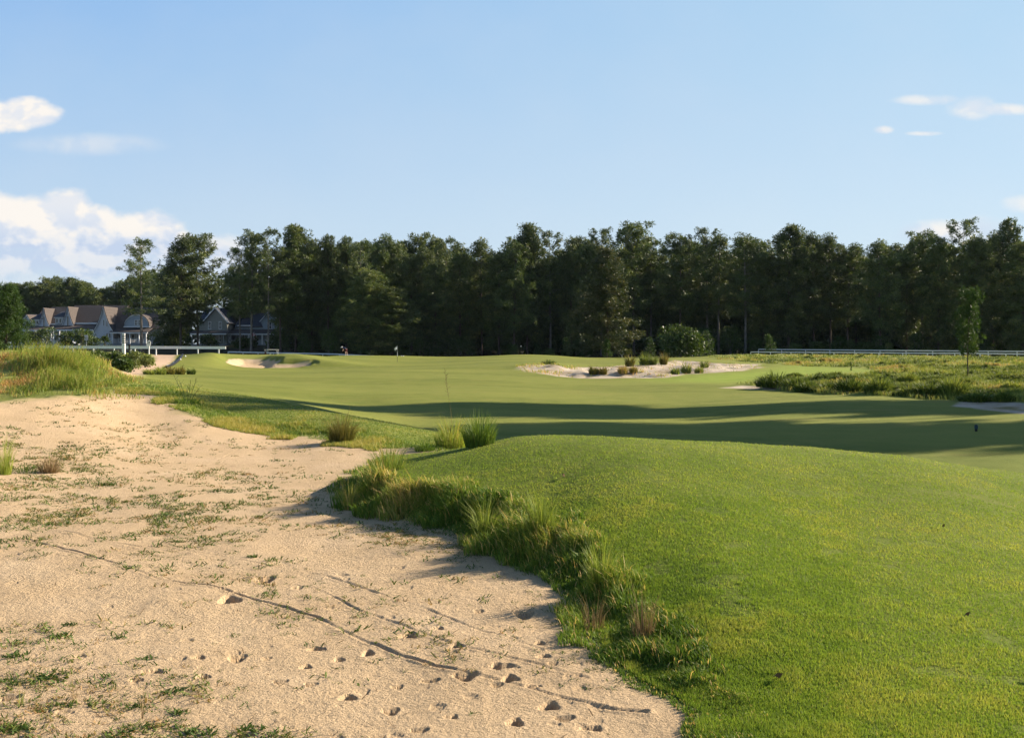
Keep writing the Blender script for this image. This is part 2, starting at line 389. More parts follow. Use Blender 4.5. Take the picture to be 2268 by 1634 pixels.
def bump(t, h, strength, dist):
    b = t.n.new('ShaderNodeBump'); t.put(b, 'Height', h); t.put(b, 'Strength', strength); t.put(b, 'Distance', dist); return b.outputs[0]
def plain(name, col, rough=.6, spec=.3, var=.08, scale=3.0, bmp=0.0, metallic=0.0):
    """a solid colour with small worn variation"""
    m, t, out = new_mat(name); pos = t.n.new('ShaderNodeNewGeometry').outputs['Position']
    n = t.noise(pos, scale, 5, .6)
    f = t.maprange(n, .3, .7, 1-var, 1+var, False)
    c = t.mix(1.0, (*col, 1), f, 'MULTIPLY')
    nm = bump(t, t.noise(pos, scale*12, 3), bmp, .01) if bmp else None
    principled(t, out, c, rough, spec, nm, metallic); return m
def leafy(name, stops, transl=.25, rough=.55, spec=.25, rand=.18):
    """blades, leaves and needles: colour follows each blade's own tint, a share of light passes through"""
    m, t, out = new_mat(name)
    a = t.attr('tint'); oi = t.n.new('ShaderNodeObjectInfo').outputs['Random']
    c = t.ramp(a, stops)
    c = t.mix(1.0, c, t.maprange(oi, 0, 1, 1-rand, 1+rand, False), 'MULTIPLY')
    p = principled(t, None, c, rough, spec)
    tr = t.n.new('ShaderNodeBsdfTranslucent'); t.put(tr, 'Color', t.mix(1.0, c, (1.0, 1.0, .55), 'MULTIPLY'))
    mx = t.n.new('ShaderNodeMixShader'); t.put(mx, 0, transl); t.l.new(p.outputs[0], mx.inputs[1]); t.l.new(tr.outputs[0], mx.inputs[2])
    t.l.new(mx.outputs[0], out.inputs[0]); return m

def make_ground_mat():
    m, t, out = new_mat('ground_cover')
    pos = t.n.new('ShaderNodeNewGeometry').outputs['Position']
    flat = t.scale_vec(pos, (1, 1, .0))
    ms, mb, mp, mr, mbr, mf, mn = [t.attr(k) for k in ('m_sand', 'm_bunk', 'm_path', 'm_rough', 'm_bright', 'm_floor', 'm_near')]
    # mown turf: broad patches, mowing bands, fine mottling
    big = t.noise(flat, .09, 4, .6); mid = t.noise(flat, .8, 5, .65); fine = t.noise(flat, 14, 4, .7); streak = t.noise(t.scale_vec(pos, (.35, 1.6, 0)), .6, 4, .6)
    g = t.ramp(mid, [(.30, (.132,.168,.030)), (.55, (.185,.206,.043)), (.75, (.250,.240,.064))])
    g = t.mix(t.maprange(big, .42, .62, 0, .55), g, (.225, .240, .050))
    sep = t.n.new('ShaderNodeSeparateXYZ'); t.l.new(pos, sep.inputs[0])
    band = t.math('SINE', t.math('ADD', t.math('MULTIPLY', sep.outputs[0], .16), t.math('ADD', t.math('MULTIPLY', sep.outputs[1], .42), t.math('MULTIPLY', big, 3.0))))
    g = t.mix(t.math('MULTIPLY', t.maprange(band, -.3, .3), .36), g, (.27, .28, .065))
    g = t.mix(t.maprange(streak, .54, .74, 0, .6), g, (.28, .235, .07))
    g = t.mix(t.maprange(fine, .35, .7, 0, .35), g, t.mix(1.0, g, (.55, .62, .5), 'MULTIPLY'))
    # near turf is greener and denser
    gn = t.ramp(mid, [(.32, (.11,.148,.022)), (.55, (.148,.18,.031)), (.78, (.185,.19,.046))])
    g = t.mix(mn, g, gn)
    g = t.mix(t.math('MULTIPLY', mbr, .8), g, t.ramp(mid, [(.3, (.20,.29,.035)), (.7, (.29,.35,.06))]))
    r = t.ramp(t.noise(flat, .55, 6, .7), [(.28, (.10,.13,.028)), (.45, (.20,.23,.05)), (.62, (.29,.29,.08)), (.8, (.29,.23,.09))])
    g = t.mix(mr, g, r)
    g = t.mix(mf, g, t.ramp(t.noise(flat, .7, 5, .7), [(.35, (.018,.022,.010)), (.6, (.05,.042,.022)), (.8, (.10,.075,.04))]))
    # sands
    grain = t.noise(flat, 62, 4, .8); grain2 = t.noise(flat, 24, 3, .7)
    s = t.ramp(t.noise(flat, 1.1, 5, .65), [(.3, (.55,.402,.242)), (.55, (.605,.45,.28)), (.8, (.665,.51,.335))])
    s = t.mix(t.maprange(grain, .3, .72, 0, 1), t.mix(1.0, s, (.80,.78,.75), 'MULTIPLY'), t.mix(1.0, s, (1.16,1.16,1.15), 'MULTIPLY'))
    sb = t.ramp(t.noise(flat, .5, 5, .7), [(.34, (.26,.22,.10)), (.42, (.42,.33,.22)), (.55, (.54,.46,.36)), (.72, (.50,.40,.28))])
    sp = t.ramp(t.noise(flat, .8, 5, .7), [(.3, (.52,.37,.25)), (.7, (.62,.46,.32))])
    sb = t.mix(t.attr('m_warm'), sb, s)
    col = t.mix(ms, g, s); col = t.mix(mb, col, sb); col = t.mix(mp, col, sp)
    sandy = t.math('MAXIMUM', ms, t.math('MAXIMUM', mb, mp))
    hs = t.math('ADD', t.math('MULTIPLY', grain, .5), t.math('MULTIPLY', grain2, .7))
    hg = t.math('ADD', t.math('MULTIPLY', t.noise(flat, 45, 4, .75), .6), t.math('MULTIPLY', t.noise(flat, 7, 4, .7), 1.5))
    hmix = t.n.new('ShaderNodeMix'); t.put(hmix, 0, sandy); t.put(hmix, 2, t.math('MULTIPLY', hg, .35)); t.put(hmix, 3, hs)
    nm = bump(t, hmix.outputs[0], .9, .045)
    principled(t, out, col, .95, .08, nm); return m

M_ground = make_ground_mat()
M_white = plain('white_paint', (.80, .80, .78), .5, .3, .06, 6)
M_white2 = plain('white_trim', (.74, .74, .74), .55, .3, .05, 4)
M_siding = plain('white_siding', (.52, .54, .58), .6, .3, .05, 2)
M_bluegrey = plain('blue_grey_siding', (.30, .35, .40), .65, .25, .06, 2)
M_greige = plain('grey_green_siding', (.27, .27, .235), .65, .25, .06, 2)
M_grey = plain('pale_grey_siding', (.30, .31, .31), .65, .25, .06, 2)
M_brownroof = plain('brown_shingles', (.10, .084, .076), .85, .15, .25, 9, .4)
M_darkroof = plain('slate_grey_shingles', (.060, .066, .082), .85, .15, .2, 9, .4)
M_glass = plain('window_glass', (.02, .024, .03), .12, .5, .1, 1)
M_dark = plain('black_paint', (.012, .012, .014), .5, .3, .1, 4)
M_red = plain('red_cloth', (.42, .05, .05), .8, .1, .1, 5)
M_blue = plain('navy_cloth', (.03, .045, .10), .8, .1, .1, 8)
M_cloth = plain('white_cloth', (.78, .77, .74), .85, .1, .05, 8)
M_rose = plain('dark_red_cloth', (.10, .032, .036), .85, .1, .1, 8)
M_skin = plain('skin', (.55, .34, .25), .6, .3, .05, 8)
M_cream = plain('cream_plastic', (.78, .72, .64), .45, .3, .04, 5)
M_metal = plain('grey_metal', (.32, .32, .33), .4, .5, .08, 8, 0, .6)
M_bark = plain('pine_bark', (.105, .082, .066), .95, .05, .35, 2.2, .5)
M_bark2 = plain('grey_bark', (.17, .15, .13), .95, .05, .35, 2.2, .5)
M_tee = plain('dark_teal_plastic', (.03, .06, .08), .5, .3, .1, 9)
M_car = plain('silver_car_paint', (.55, .57, .60), .3, .5, .04, 3)
M_leafbrown = plain('dead_leaf', (.12, .075, .035), .8, .1, .3, 20)
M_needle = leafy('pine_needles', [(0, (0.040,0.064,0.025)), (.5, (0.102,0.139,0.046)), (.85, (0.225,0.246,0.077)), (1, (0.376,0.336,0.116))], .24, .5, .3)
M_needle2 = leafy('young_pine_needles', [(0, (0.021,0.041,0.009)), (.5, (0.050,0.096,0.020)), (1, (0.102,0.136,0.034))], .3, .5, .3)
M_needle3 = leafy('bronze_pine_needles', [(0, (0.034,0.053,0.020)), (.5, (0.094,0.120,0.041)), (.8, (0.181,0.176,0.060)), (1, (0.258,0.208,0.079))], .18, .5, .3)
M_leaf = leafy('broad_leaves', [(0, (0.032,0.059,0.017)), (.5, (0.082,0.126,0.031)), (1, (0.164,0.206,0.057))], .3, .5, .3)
M_leafpale = leafy('pale_leaves', [(0, (0.084,0.120,0.036)), (.5, (0.156,0.192,0.060)), (1, (0.240,0.264,0.096))], .35, .5, .25)
M_turf = leafy('turf_blades', [(0, (0.119,0.202,0.029)), (.45, (0.234,0.329,0.050)), (.75, (0.398,0.402,0.088)), (.92, (0.636,0.467,0.204)), (1, (0.708,0.573,0.330))], .5, .6, .2, 0)
M_lip = leafy('edge_grass_blades', [(0, (0.072,0.136,0.019)), (.5, (0.175,0.261,0.040)), (.8, (0.348,0.360,0.080)), (.93, (0.614,0.450,0.159)), (1, (0.800,0.540,0.254))], .35, .55, .25, .1)
M_dune = leafy('dune_grass_blades', [(0, (0.100,0.122,0.026)), (.35, (0.215,0.286,0.046)), (.7, (0.358,0.400,0.078)), (.88, (0.472,0.358,0.117)), (1, (0.543,0.315,0.130))], .35, .55, .2, .1)
M_roughg = leafy('rough_grass_blades', [(0, (0.062,0.096,0.022)), (.4, (0.176,0.221,0.048)), (.7, (0.352,0.384,0.088)), (.9, (0.510,0.442,0.144)), (1, (0.528,0.365,0.144))], .3, .6, .2, .1)
M_wire = leafy('wiregrass_blades', [(0, (0.062,0.075,0.019)), (.4, (0.163,0.156,0.037)), (.75, (0.338,0.263,0.075)), (1, (0.500,0.338,0.150))], .3, .6, .2, .15)
M_weed = leafy('sand_weeds', [(0, (0.036,0.066,0.014)), (.45, (0.090,0.150,0.026)), (.75, (0.192,0.204,0.054)), (.9, (0.324,0.204,0.072)), (1, (0.396,0.252,0.120))], .25, .6, .2, .1)
M_stalk = leafy('dry_stalks', [(0, (.14,.09,.05)), (.5, (.30,.21,.11)), (1, (.50,.38,.22))], .2, .7, .15, .1)

# ------------------------------------------------------------------ ground objects cut from the sheet
def smask(k, lo, hi): return smooth(lo, hi, GM[k])
edge = np.where(gy < 14, .10, .35)
A = dict(m_sand=smooth(-1, 1, GM['sd']/edge), m_bunk=np.maximum.reduce([smooth(-.12, .12, GM['b0']), smooth(-.3, .3, GM['b1']), smooth(-.15, .15, GM['b2']), smooth(-.15, .15, GM['b3'])]),
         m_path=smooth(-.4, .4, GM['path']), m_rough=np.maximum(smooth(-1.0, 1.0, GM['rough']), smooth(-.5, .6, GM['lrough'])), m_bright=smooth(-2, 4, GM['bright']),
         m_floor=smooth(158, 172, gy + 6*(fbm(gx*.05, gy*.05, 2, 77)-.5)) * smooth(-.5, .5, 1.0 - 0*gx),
         m_near=1-smooth(15, 24, gy), m_warm=smooth(-.5, .5, GM['b0']))
cls = np.full(len(gx), 0)
cls[GM['sd'] > 0] = 1
cls[GM['rough'] > 0] = 3; cls[GM['lrough'] > 0] = 4
for i in range(4): cls[GM['b%d' % i] > 0] = 10+i
cls[GM['path'] > 0] = 2
cls[GM['sd'] > 0] = 1
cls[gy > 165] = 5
idx = np.arange(ROWS*COLS).reshape(ROWS, COLS)
quads = np.stack([idx[:-1,:-1], idx[:-1,1:], idx[1:,1:], idx[1:,:-1]], -1).reshape(-1, 4)
fc = cls[quads[:, 0]]
GV = np.stack([gx, gy, GZ.ravel()], 1)
for c, nm, lab in [(0, 'fairway', 'mown green turf of fairway, mound and putting green'), (1, 'sand_waste', 'wide pale sand waste area with tracks and marks'), (2, 'sand_path', 'pale sandy path curving up to the white rail'),
        (3, 'rough_ground', 'uneven ground under the tall rough on the right'), (4, 'dune', 'low sandy dune under tall grass on the left'), (5, 'forest_floor', 'dark ground beneath the pines'),
        (10, 'bunker', 'half shaded sand bunker left of the green'), (11, 'bunker', 'large whitish sand bunker dotted with wiregrass'), (12, 'bunker', 'thin white sand strip before the dark rough'), (13, 'bunker', 'pale sand bunker at the far right edge of fairway')]:
    q = quads[fc == c]
    if not len(q): continue
    uq, inv = np.unique(q, return_inverse=True)
    me = np_mesh(nm, GV[uq], [inv.reshape(q.shape)], {k: a[uq] for k, a in A.items()}, smooth=True)
    o = obj(nm, me, M_ground); tag(o, lab, None, None, 'structure')

# ------------------------------------------------------------------ sky, sun, camera
def make_world():
    w = bpy.data.worlds.new('World'); scene.world = w; w.use_nodes = True
    t = NT(w.node_tree); t.n.clear(); out = t.n.new('ShaderNodeOutputWorld')
    sky = t.n.new('ShaderNodeTexSky'); sky.sky_type = 'NISHITA'; sky.sun_disc = False
    sky.sun_elevation = SUN_EL; sky.sun_rotation = math.pi/2 - SUN_AZ; sky.altitude = 100; sky.air_density = SKY_AIR; sky.dust_density = SKY_DUST; sky.ozone_density = SKY_OZONE
    bg = t.n.new('ShaderNodeBackground'); t.l.new(sky.outputs[0], bg.inputs[0]); bg.inputs[1].default_value = SKY_STR
    # clouds far away: soft cumulus banks laid out by compass bearing and elevation
    d = t.n.new('ShaderNodeTexCoord').outputs['Generated']
    sep = t.n.new('ShaderNodeSeparateXYZ'); t.l.new(d, sep.inputs[0])
    yy = t.math('MAXIMUM', sep.outputs[1], .02)
    u = t.math('DIVIDE', sep.outputs[0], yy); v = t.math('DIVIDE', sep.outputs[2], yy)
    comb = t.n.new('ShaderNodeCombineXYZ'); t.l.new(u, comb.inputs[0]); t.l.new(v, comb.inputs[1])
    p = comb.outputs[0]
    def ell(u0, v0, a, b, gain=1.0):
        q = t.math('ADD', t.math('POWER', t.math('DIVIDE', t.math('SUBTRACT', u, u0), a), 2.0), t.math('POWER', t.math('DIVIDE', t.math('SUBTRACT', v, v0), b), 2.0))
        return t.math('MULTIPLY', t.math('SUBTRACT', 1.0, q), gain)
    def c(xd, yd): return ((xd-CX)/F, (CY-yd)/F)
    def blobs(lst):
        r = None
        for (xd, yd, a, b) in lst:
            uu, vv = c(xd, yd); e = ell(uu, vv, a/F, b/F); r = e if r is None else t.math('MAXIMUM', r, e)
        return t.math('MAXIMUM', r, -3.0)
    pv = t.scale_vec(p, (1, 1.35, 1))
    n1 = t.noise(pv, 20, 8, .56, .15); n2 = t.noise(pv, 9, 4, .5)
    def mul(vec, k): return t.scale_vec(vec, k)
    off = t.n.new('ShaderNodeVectorMath'); off.operation = 'ADD'; t.l.new(pv, off.inputs[0]); off.inputs[1].default_value = (.010, .014, 0)
    n1b = t.noise(off.outputs[0], 20, 4, .45, .15)
    relief = t.maprange(t.math('SUBTRACT', n1, n1b), -.10, .10, 0, 1)
    def density(lst, k, lo, hi):
        e = blobs(lst)
        return t.maprange(t.math('ADD', e, t.math('MULTIPLY', t.math('SUBTRACT', n1, .5), k)), lo, hi, 0, 1)
    puffs = density([(45,252,85,40), (-20,255,90,42), (-20,495,150,75), (110,490,110,72), (190,505,105,52), (60,520,200,42), (310,515,100,55), (370,540,70,38), (230,545,160,30)], 2.0, -.2, .55)
    lower = density([(60,572,280,44), (210,580,220,44), (490,560,75,46), (520,575,80,50), (-80,575,200,50)], 1.9, -.3, 1.0)
    veil = density([(60,600,420,120), (200,320,160,24), (430,600,220,70)], 1.6, -.6, 1.8)
    wisps = density([(2060,222,75,13), (2150,240,55,26), (2215,243,70,14), (1957,288,22,9), (2047,296,38,6), (2110,520,130,30), (2170,512,55,30), (2290,450,60,22)], 2.3, -.55, 1.5)
    D = t.math('MAXIMUM', t.math('MAXIMUM', puffs, t.math('MULTIPLY', lower, .9)), t.math('MAXIMUM', t.math('MULTIPLY', wisps, .9), t.math('MULTIPLY', veil, .45)))
    lowshade = t.maprange(v, c(0, 590)[1], c(0, 440)[1], 0, 1)
    shade = t.math('ADD', t.math('MULTIPLY', relief, .5), t.math('MULTIPLY', lowshade, .5))
    colr = t.ramp(shade, [(.12, (.56,.66,.84)), (.42, (.76,.80,.88)), (.78, (1.0,.94,.87))])
    bc = t.n.new('ShaderNodeBackground'); t.l.new(colr, bc.inputs[0]); bc.inputs[1].default_value = CLOUD_STR
    # painted glow added to the sky ahead only, overhead stays dim: pale low down, bluer higher, paler towards the sun side
    cv = t.ramp(t.maprange(v, .0, .36, 0, 1, False), [(0, (.70,.82,.94)), (.35, (.60,.765,.95)), (.75, (.43,.66,.96)), (1, (.345,.595,.965))])
    cv = t.mix(t.maprange(u, -.55, .55, 0, .75), cv, t.ramp(t.maprange(v, .0, .36, 0, 1, False), [(0, (.76,.86,.94)), (.5, (.66,.83,.955)), (1, (.565,.80,.955))]))
    cv = t.mix(t.maprange(n2, .3, .75, 0, .10), cv, (.80, .86, .93))
    bh = t.n.new('ShaderNodeBackground'); t.l.new(cv, bh.inputs[0]); bh.inputs[1].default_value = SKY_GLOW_STR
    mh = t.n.new('ShaderNodeMixShader'); t.l.new(t.math('MULTIPLY', t.maprange(v, .40, .75, 1, 0), .84), mh.inputs[0]); t.l.new(bg.outputs[0], mh.inputs[1]); t.l.new(bh.outputs[0], mh.inputs[2])
    mx = t.n.new('ShaderNodeMixShader'); t.l.new(t.math('MULTIPLY', D, .95), mx.inputs[0]); t.l.new(mh.outputs[0], mx.inputs[1]); t.l.new(bc.outputs[0], mx.inputs[2])
    t.l.new(mx.outputs[0], out.inputs[0])
SKY_STR, SKY_AIR, SKY_DUST, SKY_OZONE, CLOUD_STR = .065, 1.0, .3, 3.0, .47
SKY_GLOW_STR = .44
SUN_STR, EXPOSURE = 5.0, 1.1
SHADOW_PINES = [(31.0, 50.4, 20, 's', 0.4), (35.5, 50.8, 20.2, 's', 0.4), (40.0, 50.1, 19.8, 's', 0.4), (44.5, 50.6, 20.3, 's', 0.4), (49.0, 50.9, 20, 's', 0.4), (53.5, 50.199999999999996, 20.2, 's', 0.4), (58.0, 50.699999999999996, 20.4, 's', 0.4), (62.5, 50.4, 20.1, 's', 0.4), (34, 41, 20, 's', 0.52), (39, 41.5, 20.3, 's', 0.52), (44, 40.6, 19.8, 's', 0.52), (49, 41.3, 20.4, 's', 0.52), (54, 40.8, 20.1, 's', 0.52), (59, 41.4, 20.3, 's', 0.52), (64, 41, 20.2, 's', 0.52)]
make_world()
sl = bpy.data.lights.new('sun', 'SUN'); sl.energy = SUN_STR; sl.angle = R(.53); sl.color = (1.0, .86, .68)
so = bpy.data.objects.new('sun', sl); so.rotation_euler = SUNDIR.to_track_quat('Z', 'Y').to_euler(); so.location = (40, 20, 40); link(so)
cam = bpy.data.cameras.new('camera'); cam.sensor_width = 36; cam.lens = 36*F/2268; cam.clip_end = 4000; cam.clip_start = .1
cam.shift_y = -(1634/2 - CY)/2268
co = bpy.data.objects.new('camera', cam); co.location = (0, 0, EYE); co.rotation_euler = (R(90), 0, 0); link(co)
scene.camera = co
vs = scene.view_settings; vs.view_transform = 'Standard'; vs.look = 'None'; vs.exposure = EXPOSURE; vs.gamma = 1
cy_ = scene.cycles
cy_.max_bounces = 5; cy_.diffuse_bounces = 3; cy_.glossy_bounces = 1; cy_.transmission_bounces = 3; cy_.transparent_max_bounces = 4
cy_.use_adaptive_sampling = True; cy_.adaptive_threshold = .02; cy_.use_denoising = True
cy_.sample_clamp_indirect = 4.0
# ------------------------------------------------------------------ grass blades
def blade_arrays(P, h, w, lean, az, segs=2, curl=.35, seed=0):
    """P (n,3) roots, h heights, w widths, lean sideways reach as a share of height, az lean bearing"""
    r = np.random.default_rng(seed); n = len(P)
    L = np.stack([np.cos(az), np.sin(az), 0*az], 1); ra = r.uniform(0, 2*np.pi, n)
    Wd = np.stack([np.cos(ra), np.sin(ra), 0*ra], 1)*(w*.5)[:, None]
    up = np.array([0, 0, 1.0])
    if segs == 1:
        tip = P + up*(h*(1-.25*lean))[:, None] + L*(h*lean)[:, None]
        V = np.stack([P-Wd, P+Wd, tip], 1).reshape(-1, 3); b = np.arange(n)*3
        return V, [np.stack([b, b+1, b+2], 1)], 3
    mid = P + up*(h*.55)[:, None] + L*(h*lean*curl)[:, None]
    tip = P + up*(h*np.clip(1-.35*lean, .15, 1))[:, None] + L*(h*lean)[:, None]
    V = np.stack([P-Wd, P+Wd, mid-Wd*.75, mid+Wd*.75, tip], 1).reshape(-1, 3); b = np.arange(n)*5
    return V, [np.stack([b, b+1, b+3, b+2], 1), np.stack([b+2, b+3, b+4], 1)], 5
def blades(name, mat, P, h, w, lean, az, tint, segs=2, seed=0, parent=None, loc=None, curl=.35):
    V, Fc, k = blade_arrays(P, h, w, lean, az, segs, curl, seed)
    me = np_mesh(name, V, Fc, {'tint': np.repeat(tint, k)})
    return obj(name, me, mat, parent, loc)
def screen_points(n, x0, x1, y0, y1, seed):
    r = np.random.default_rng(seed); return ground_hit(r.uniform(x0, x1, n), r.uniform(y0, y1, n))
# mown turf of the near mound
def make_turf():
    P = np.concatenate([screen_points(430000, 700, 2520, 955, 1700, 1), screen_points(120000, 1050, 1900, 1100, 1700, 2), screen_points(150000, 2520, 3900, 955, 2000, 6)])
    M = masks(P[:,0], P[:,1]); keep = (M['sd'] < -.03) & (P[:,1] < 15) & (P[:,1] > 2.4); P = P[keep]; d = -M['sd'][keep]
    r = np.random.default_rng(3); n = len(P)
    patch = fbm(P[:,0]*1.1, P[:,1]*1.1, 3, 101); fine = fbm(P[:,0]*6, P[:,1]*6, 3, 103)
    nearedge = np.exp(-d/.35)
    h = .014*(.6+.8*r.random(n))*(1+1.0*nearedge*fine*1.6)*(.75+.6*fine)
    w = .0022 + P[:,1]*.00048*r.uniform(.6, 1.2, n)
    tint = np.clip(.46 + (patch-.5)*.45 + (fine-.5)*.45 + r.normal(0, .10, n), 0, .74)
    straw = r.random(n) < .012+.03*smooth(.5, .72, patch); tint = np.where(straw, r.uniform(.68, .88, n), tint)
    dirt = (fbm(P[:,0]*3.1, P[:,1]*3.1, 3, 107) > .76) & (r.random(n) < .75)
    k = ~dirt; az = r.uniform(0, 2*np.pi, n)
    o = blades('turf_grass', M_turf, P[k], h[k], w[k], r.uniform(.1, .9, n)[k], az[k], tint[k], 1, 4)
    tag(o, 'short mown grass blades covering the near green mound', 'grass', None, 'stuff')
make_turf()
# long shaggy grass hanging over the lip of the mound
def make_lip():
    r = np.random.default_rng(11)
    P = screen_points(240000, 690, 1700, 985, 1660, 12)
    M = masks(P[:,0], P[:,1]); d = -M['sd']; Y = P[:,1]
    clump = fbm(P[:,0]*3.2, P[:,1]*3.2, 3, 111)
    reach = np.interp(Y, [3, 5, 6, 7.5, 9, 11, 15], [.3, .36, .42, .46, .5, .55, .4])
    keep = (d > -.05-.12*smooth(.5, .7, clump)) & (d < reach*(.5+1.0*clump)) & (Y < 15.5)
    p = np.interp(Y, [3, 6, 8, 11, 15], [.35, .45, .6, .9, 1]); keep &= r.random(len(P)) < p
    P = P[keep]; d = d[keep]; clump = clump[keep]; n = len(P); Y = P[:,1]
    base = np.interp(Y, [3, 4.5, 5.5, 6.5, 8, 10, 12, 15], [.03, .04, .075, .11, .125, .13, .11, .07])
    h = np.interp(Y, [4, 6, 7.5, 9], [.42, .5, .62, .74])*base*(.15+2.9*smooth(.25, .8, clump))*r.uniform(.5, 1.35, n)*np.exp(-np.clip(d-.25, 0, 2)/.22)*(.45+.55*smooth(0, .25, d))+.012
    w = .0035+.00055*Y
    tint = np.clip(.42+(fbm(P[:,0]*1.7, P[:,1]*1.7, 3, 113)-.5)*1.1+r.normal(0, .16, n), 0, .92)
    st = r.random(n) < .05; tint = np.where(st, r.uniform(.9, 1, n), tint); h = np.where(st, h*1.25, h)
    az = np.where(r.random(n) < .5, r.normal(math.pi*1.15, .7, n), r.uniform(0, 2*np.pi, n))
    o = blades('edge_grass', M_lip, P, h, w, r.uniform(.15, .8, n), az, tint, 2, 13)
    tag(o, 'long shaggy grass growing along the lip between mound and sand', 'grass', None, 'stuff')
make_lip()
def make_fringe():
    r = np.random.default_rng(14); P = screen_points(26000, 690, 1620, 1040, 1660, 15); M = masks(P[:,0], P[:,1]); d = M['sd']
    cl = fbm(P[:,0]*2.6, P[:,1]*2.6, 3, 117)
    keep = (d > -.05) & (d < .5*smooth(.38, .7, cl)) & (P[:,1] < 14) & (r.random(len(P)) < .30*np.exp(-d/.16)); C = P[keep]; n = len(C)
    B = sprig_arrays(C, r.uniform(.015, .05, n), 9, r, np.clip(.5+r.normal(0, .25, n), 0, 1))
    tag(blades('edge_weeds', M_weed, *B[:5], B[5], 2, 16, curl=.5), 'thin creeping grass running from the lip out onto the sand', 'weeds', None, 'stuff')
# coarse grass on the left bank, thinning out into the sand
def make_bank():
    r = np.random.default_rng(21)
    P = screen_points(300000, 255, 1010, 825, 1006, 22)
    M = masks(P[:,0], P[:,1]); d = -M['sd']; Y = P[:,1]
    clump = fbm(P[:,0]*1.6, P[:,1]*1.6, 4, 121)
    keep = (Y > 14.5) & (Y < 30) & (d > -.5*smooth(.45, .65, clump)) & (d < 3.2)
    keep &= r.random(len(P)) < np.where(d < .9, .15+.5*smooth(.3, .6, clump), .25)
    P = P[keep]; d = d[keep]; clump = clump[keep]; n = len(P)
    h = np.where(d < .9, .025+.065*clump, .012+.016*clump)*r.uniform(.5, 1.4, n)
    tint = np.clip(.56+(clump-.5)*1.5+r.normal(0, .2, n)+.06*np.exp(-np.abs(d)/.35), 0, .86)
    o = blades('bank_grass', M_lip, P, h, .004+.0006*P[:,1], r.uniform(.2, .9, n), r.uniform(0, 2*np.pi, n), tint, 1, 23)
    tag(o, 'coarse green grass on the bank between sand and fairway', 'grass', None, 'stuff')
make_bank()
# tall bright grass and dry growth on the left dune
def make_dune():
    r = np.random.default_rng(31)
    xs = r.uniform(-260, 320, 60000); ys = r.uniform(772, 885, 60000); P = ground_hit(xs, ys)
    lush = np.exp(-((xs-165)/66)**2)*np.exp(-((ys-822)/46)**2); lush = np.maximum(lush, np.exp(-((xs-95)/45)**2-((ys-795)/22)**2)*.8)
    lush = np.maximum(lush, .75*np.exp(-((xs-255)/40)**2-((ys-848)/16)**2))
    lush = lush*smooth(30, -5, xs-(212+np.clip(ys-798, -20, 60)*1.5)); clump = fbm(P[:,0]*1.4, P[:,1]*1.4, 4, 131)
    Y = P[:,1]; ok = (Y > 20) & (Y < 34)
    keep = ok & (r.random(len(P)) < np.clip(lush*1.1*smooth(.25, .6, clump), 0, 1)); Q = P[keep]; n = len(Q)
    h = r.uniform(.15, .55, n)*(.35+1.0*clump[keep])*np.interp(ys[keep], [775, 800, 840, 880], [1.0, 1.0, .8, .5])*np.interp(xs[keep], [190, 240, 300], [1, .5, .3]); az = np.where(r.random(n) < .6, r.normal(0.2, .8, n), r.uniform(0, 2*np.pi, n))
    tint = np.clip(.46+r.normal(0, .2, n)+(clump[keep]-.5)*.8, 0, .95)
    tag(blades('dune_grass', M_dune, Q, h, r.uniform(.007, .015, n), r.uniform(.15, .75, n), az, tint, 2, 32), 'tall bright green grass standing on the left dune', 'grass', None, 'stuff')
    keep = ok & ~keep & (r.random(len(P)) < .42*smooth(.36, .58, clump)*np.where(ys > 872, .25, 1)); Q = P[keep]; n = len(Q)
    h = r.uniform(.04, .16, n)*(.4+clump[keep]); tint = np.clip(.78+r.normal(0, .2, n)+(fbm(Q[:,0]*.8, Q[:,1]*.8, 3, 133)-.5)*1.3, 0, 1)
    tag(blades('dry_dune_growth', M_dune, Q, h, r.uniform(.008, .02, n), r.uniform(.3, 1.0, n), r.uniform(0, 2*np.pi, n), tint, 2, 33), 'brown and olive dry growth over the left dune', 'undergrowth', None, 'stuff')
make_dune()
# tall rough on the right and beside the rails
def make_rough():
    r = np.random.default_rng(41)
    P = np.concatenate([screen_points(150000, 1560, 2420, 786, 905, 42), screen_points(30000, -100, 350, 782, 842, 43)])
    M = masks(P[:,0], P[:,1]); clump = fbm(P[:,0]*.55, P[:,1]*.55, 4, 141)
    keep = ((M['rough'] > -.3) | (M['lrough'] > 0)) & (P[:,1] > 33) & (P[:,1] < 170) & (M['b2'] < 0) & (M['b3'] < 0) & (M['path'] < -.5)
    keep &= r.random(len(P)) < .25+.75*smooth(.35, .6, clump); P = P[keep]; clump = clump[keep]; n = len(P); Y = P[:,1]
    h = r.uniform(.10, .32, n)*(.4+1.2*clump); tone = fbm(P[:,0]*.22, P[:,1]*.22, 3, 143)
    tint = np.clip(.5+(tone-.5)*1.7+r.normal(0, .16, n), 0, 1)
    tag(blades('rough_grass', M_roughg, P, h, .006+.00042*Y, r.uniform(.2, .9, n), r.uniform(0, 2*np.pi, n), tint, 2, 44), 'tall uneven grass of the rough before the white rails', 'grass', None, 'stuff')
make_rough()
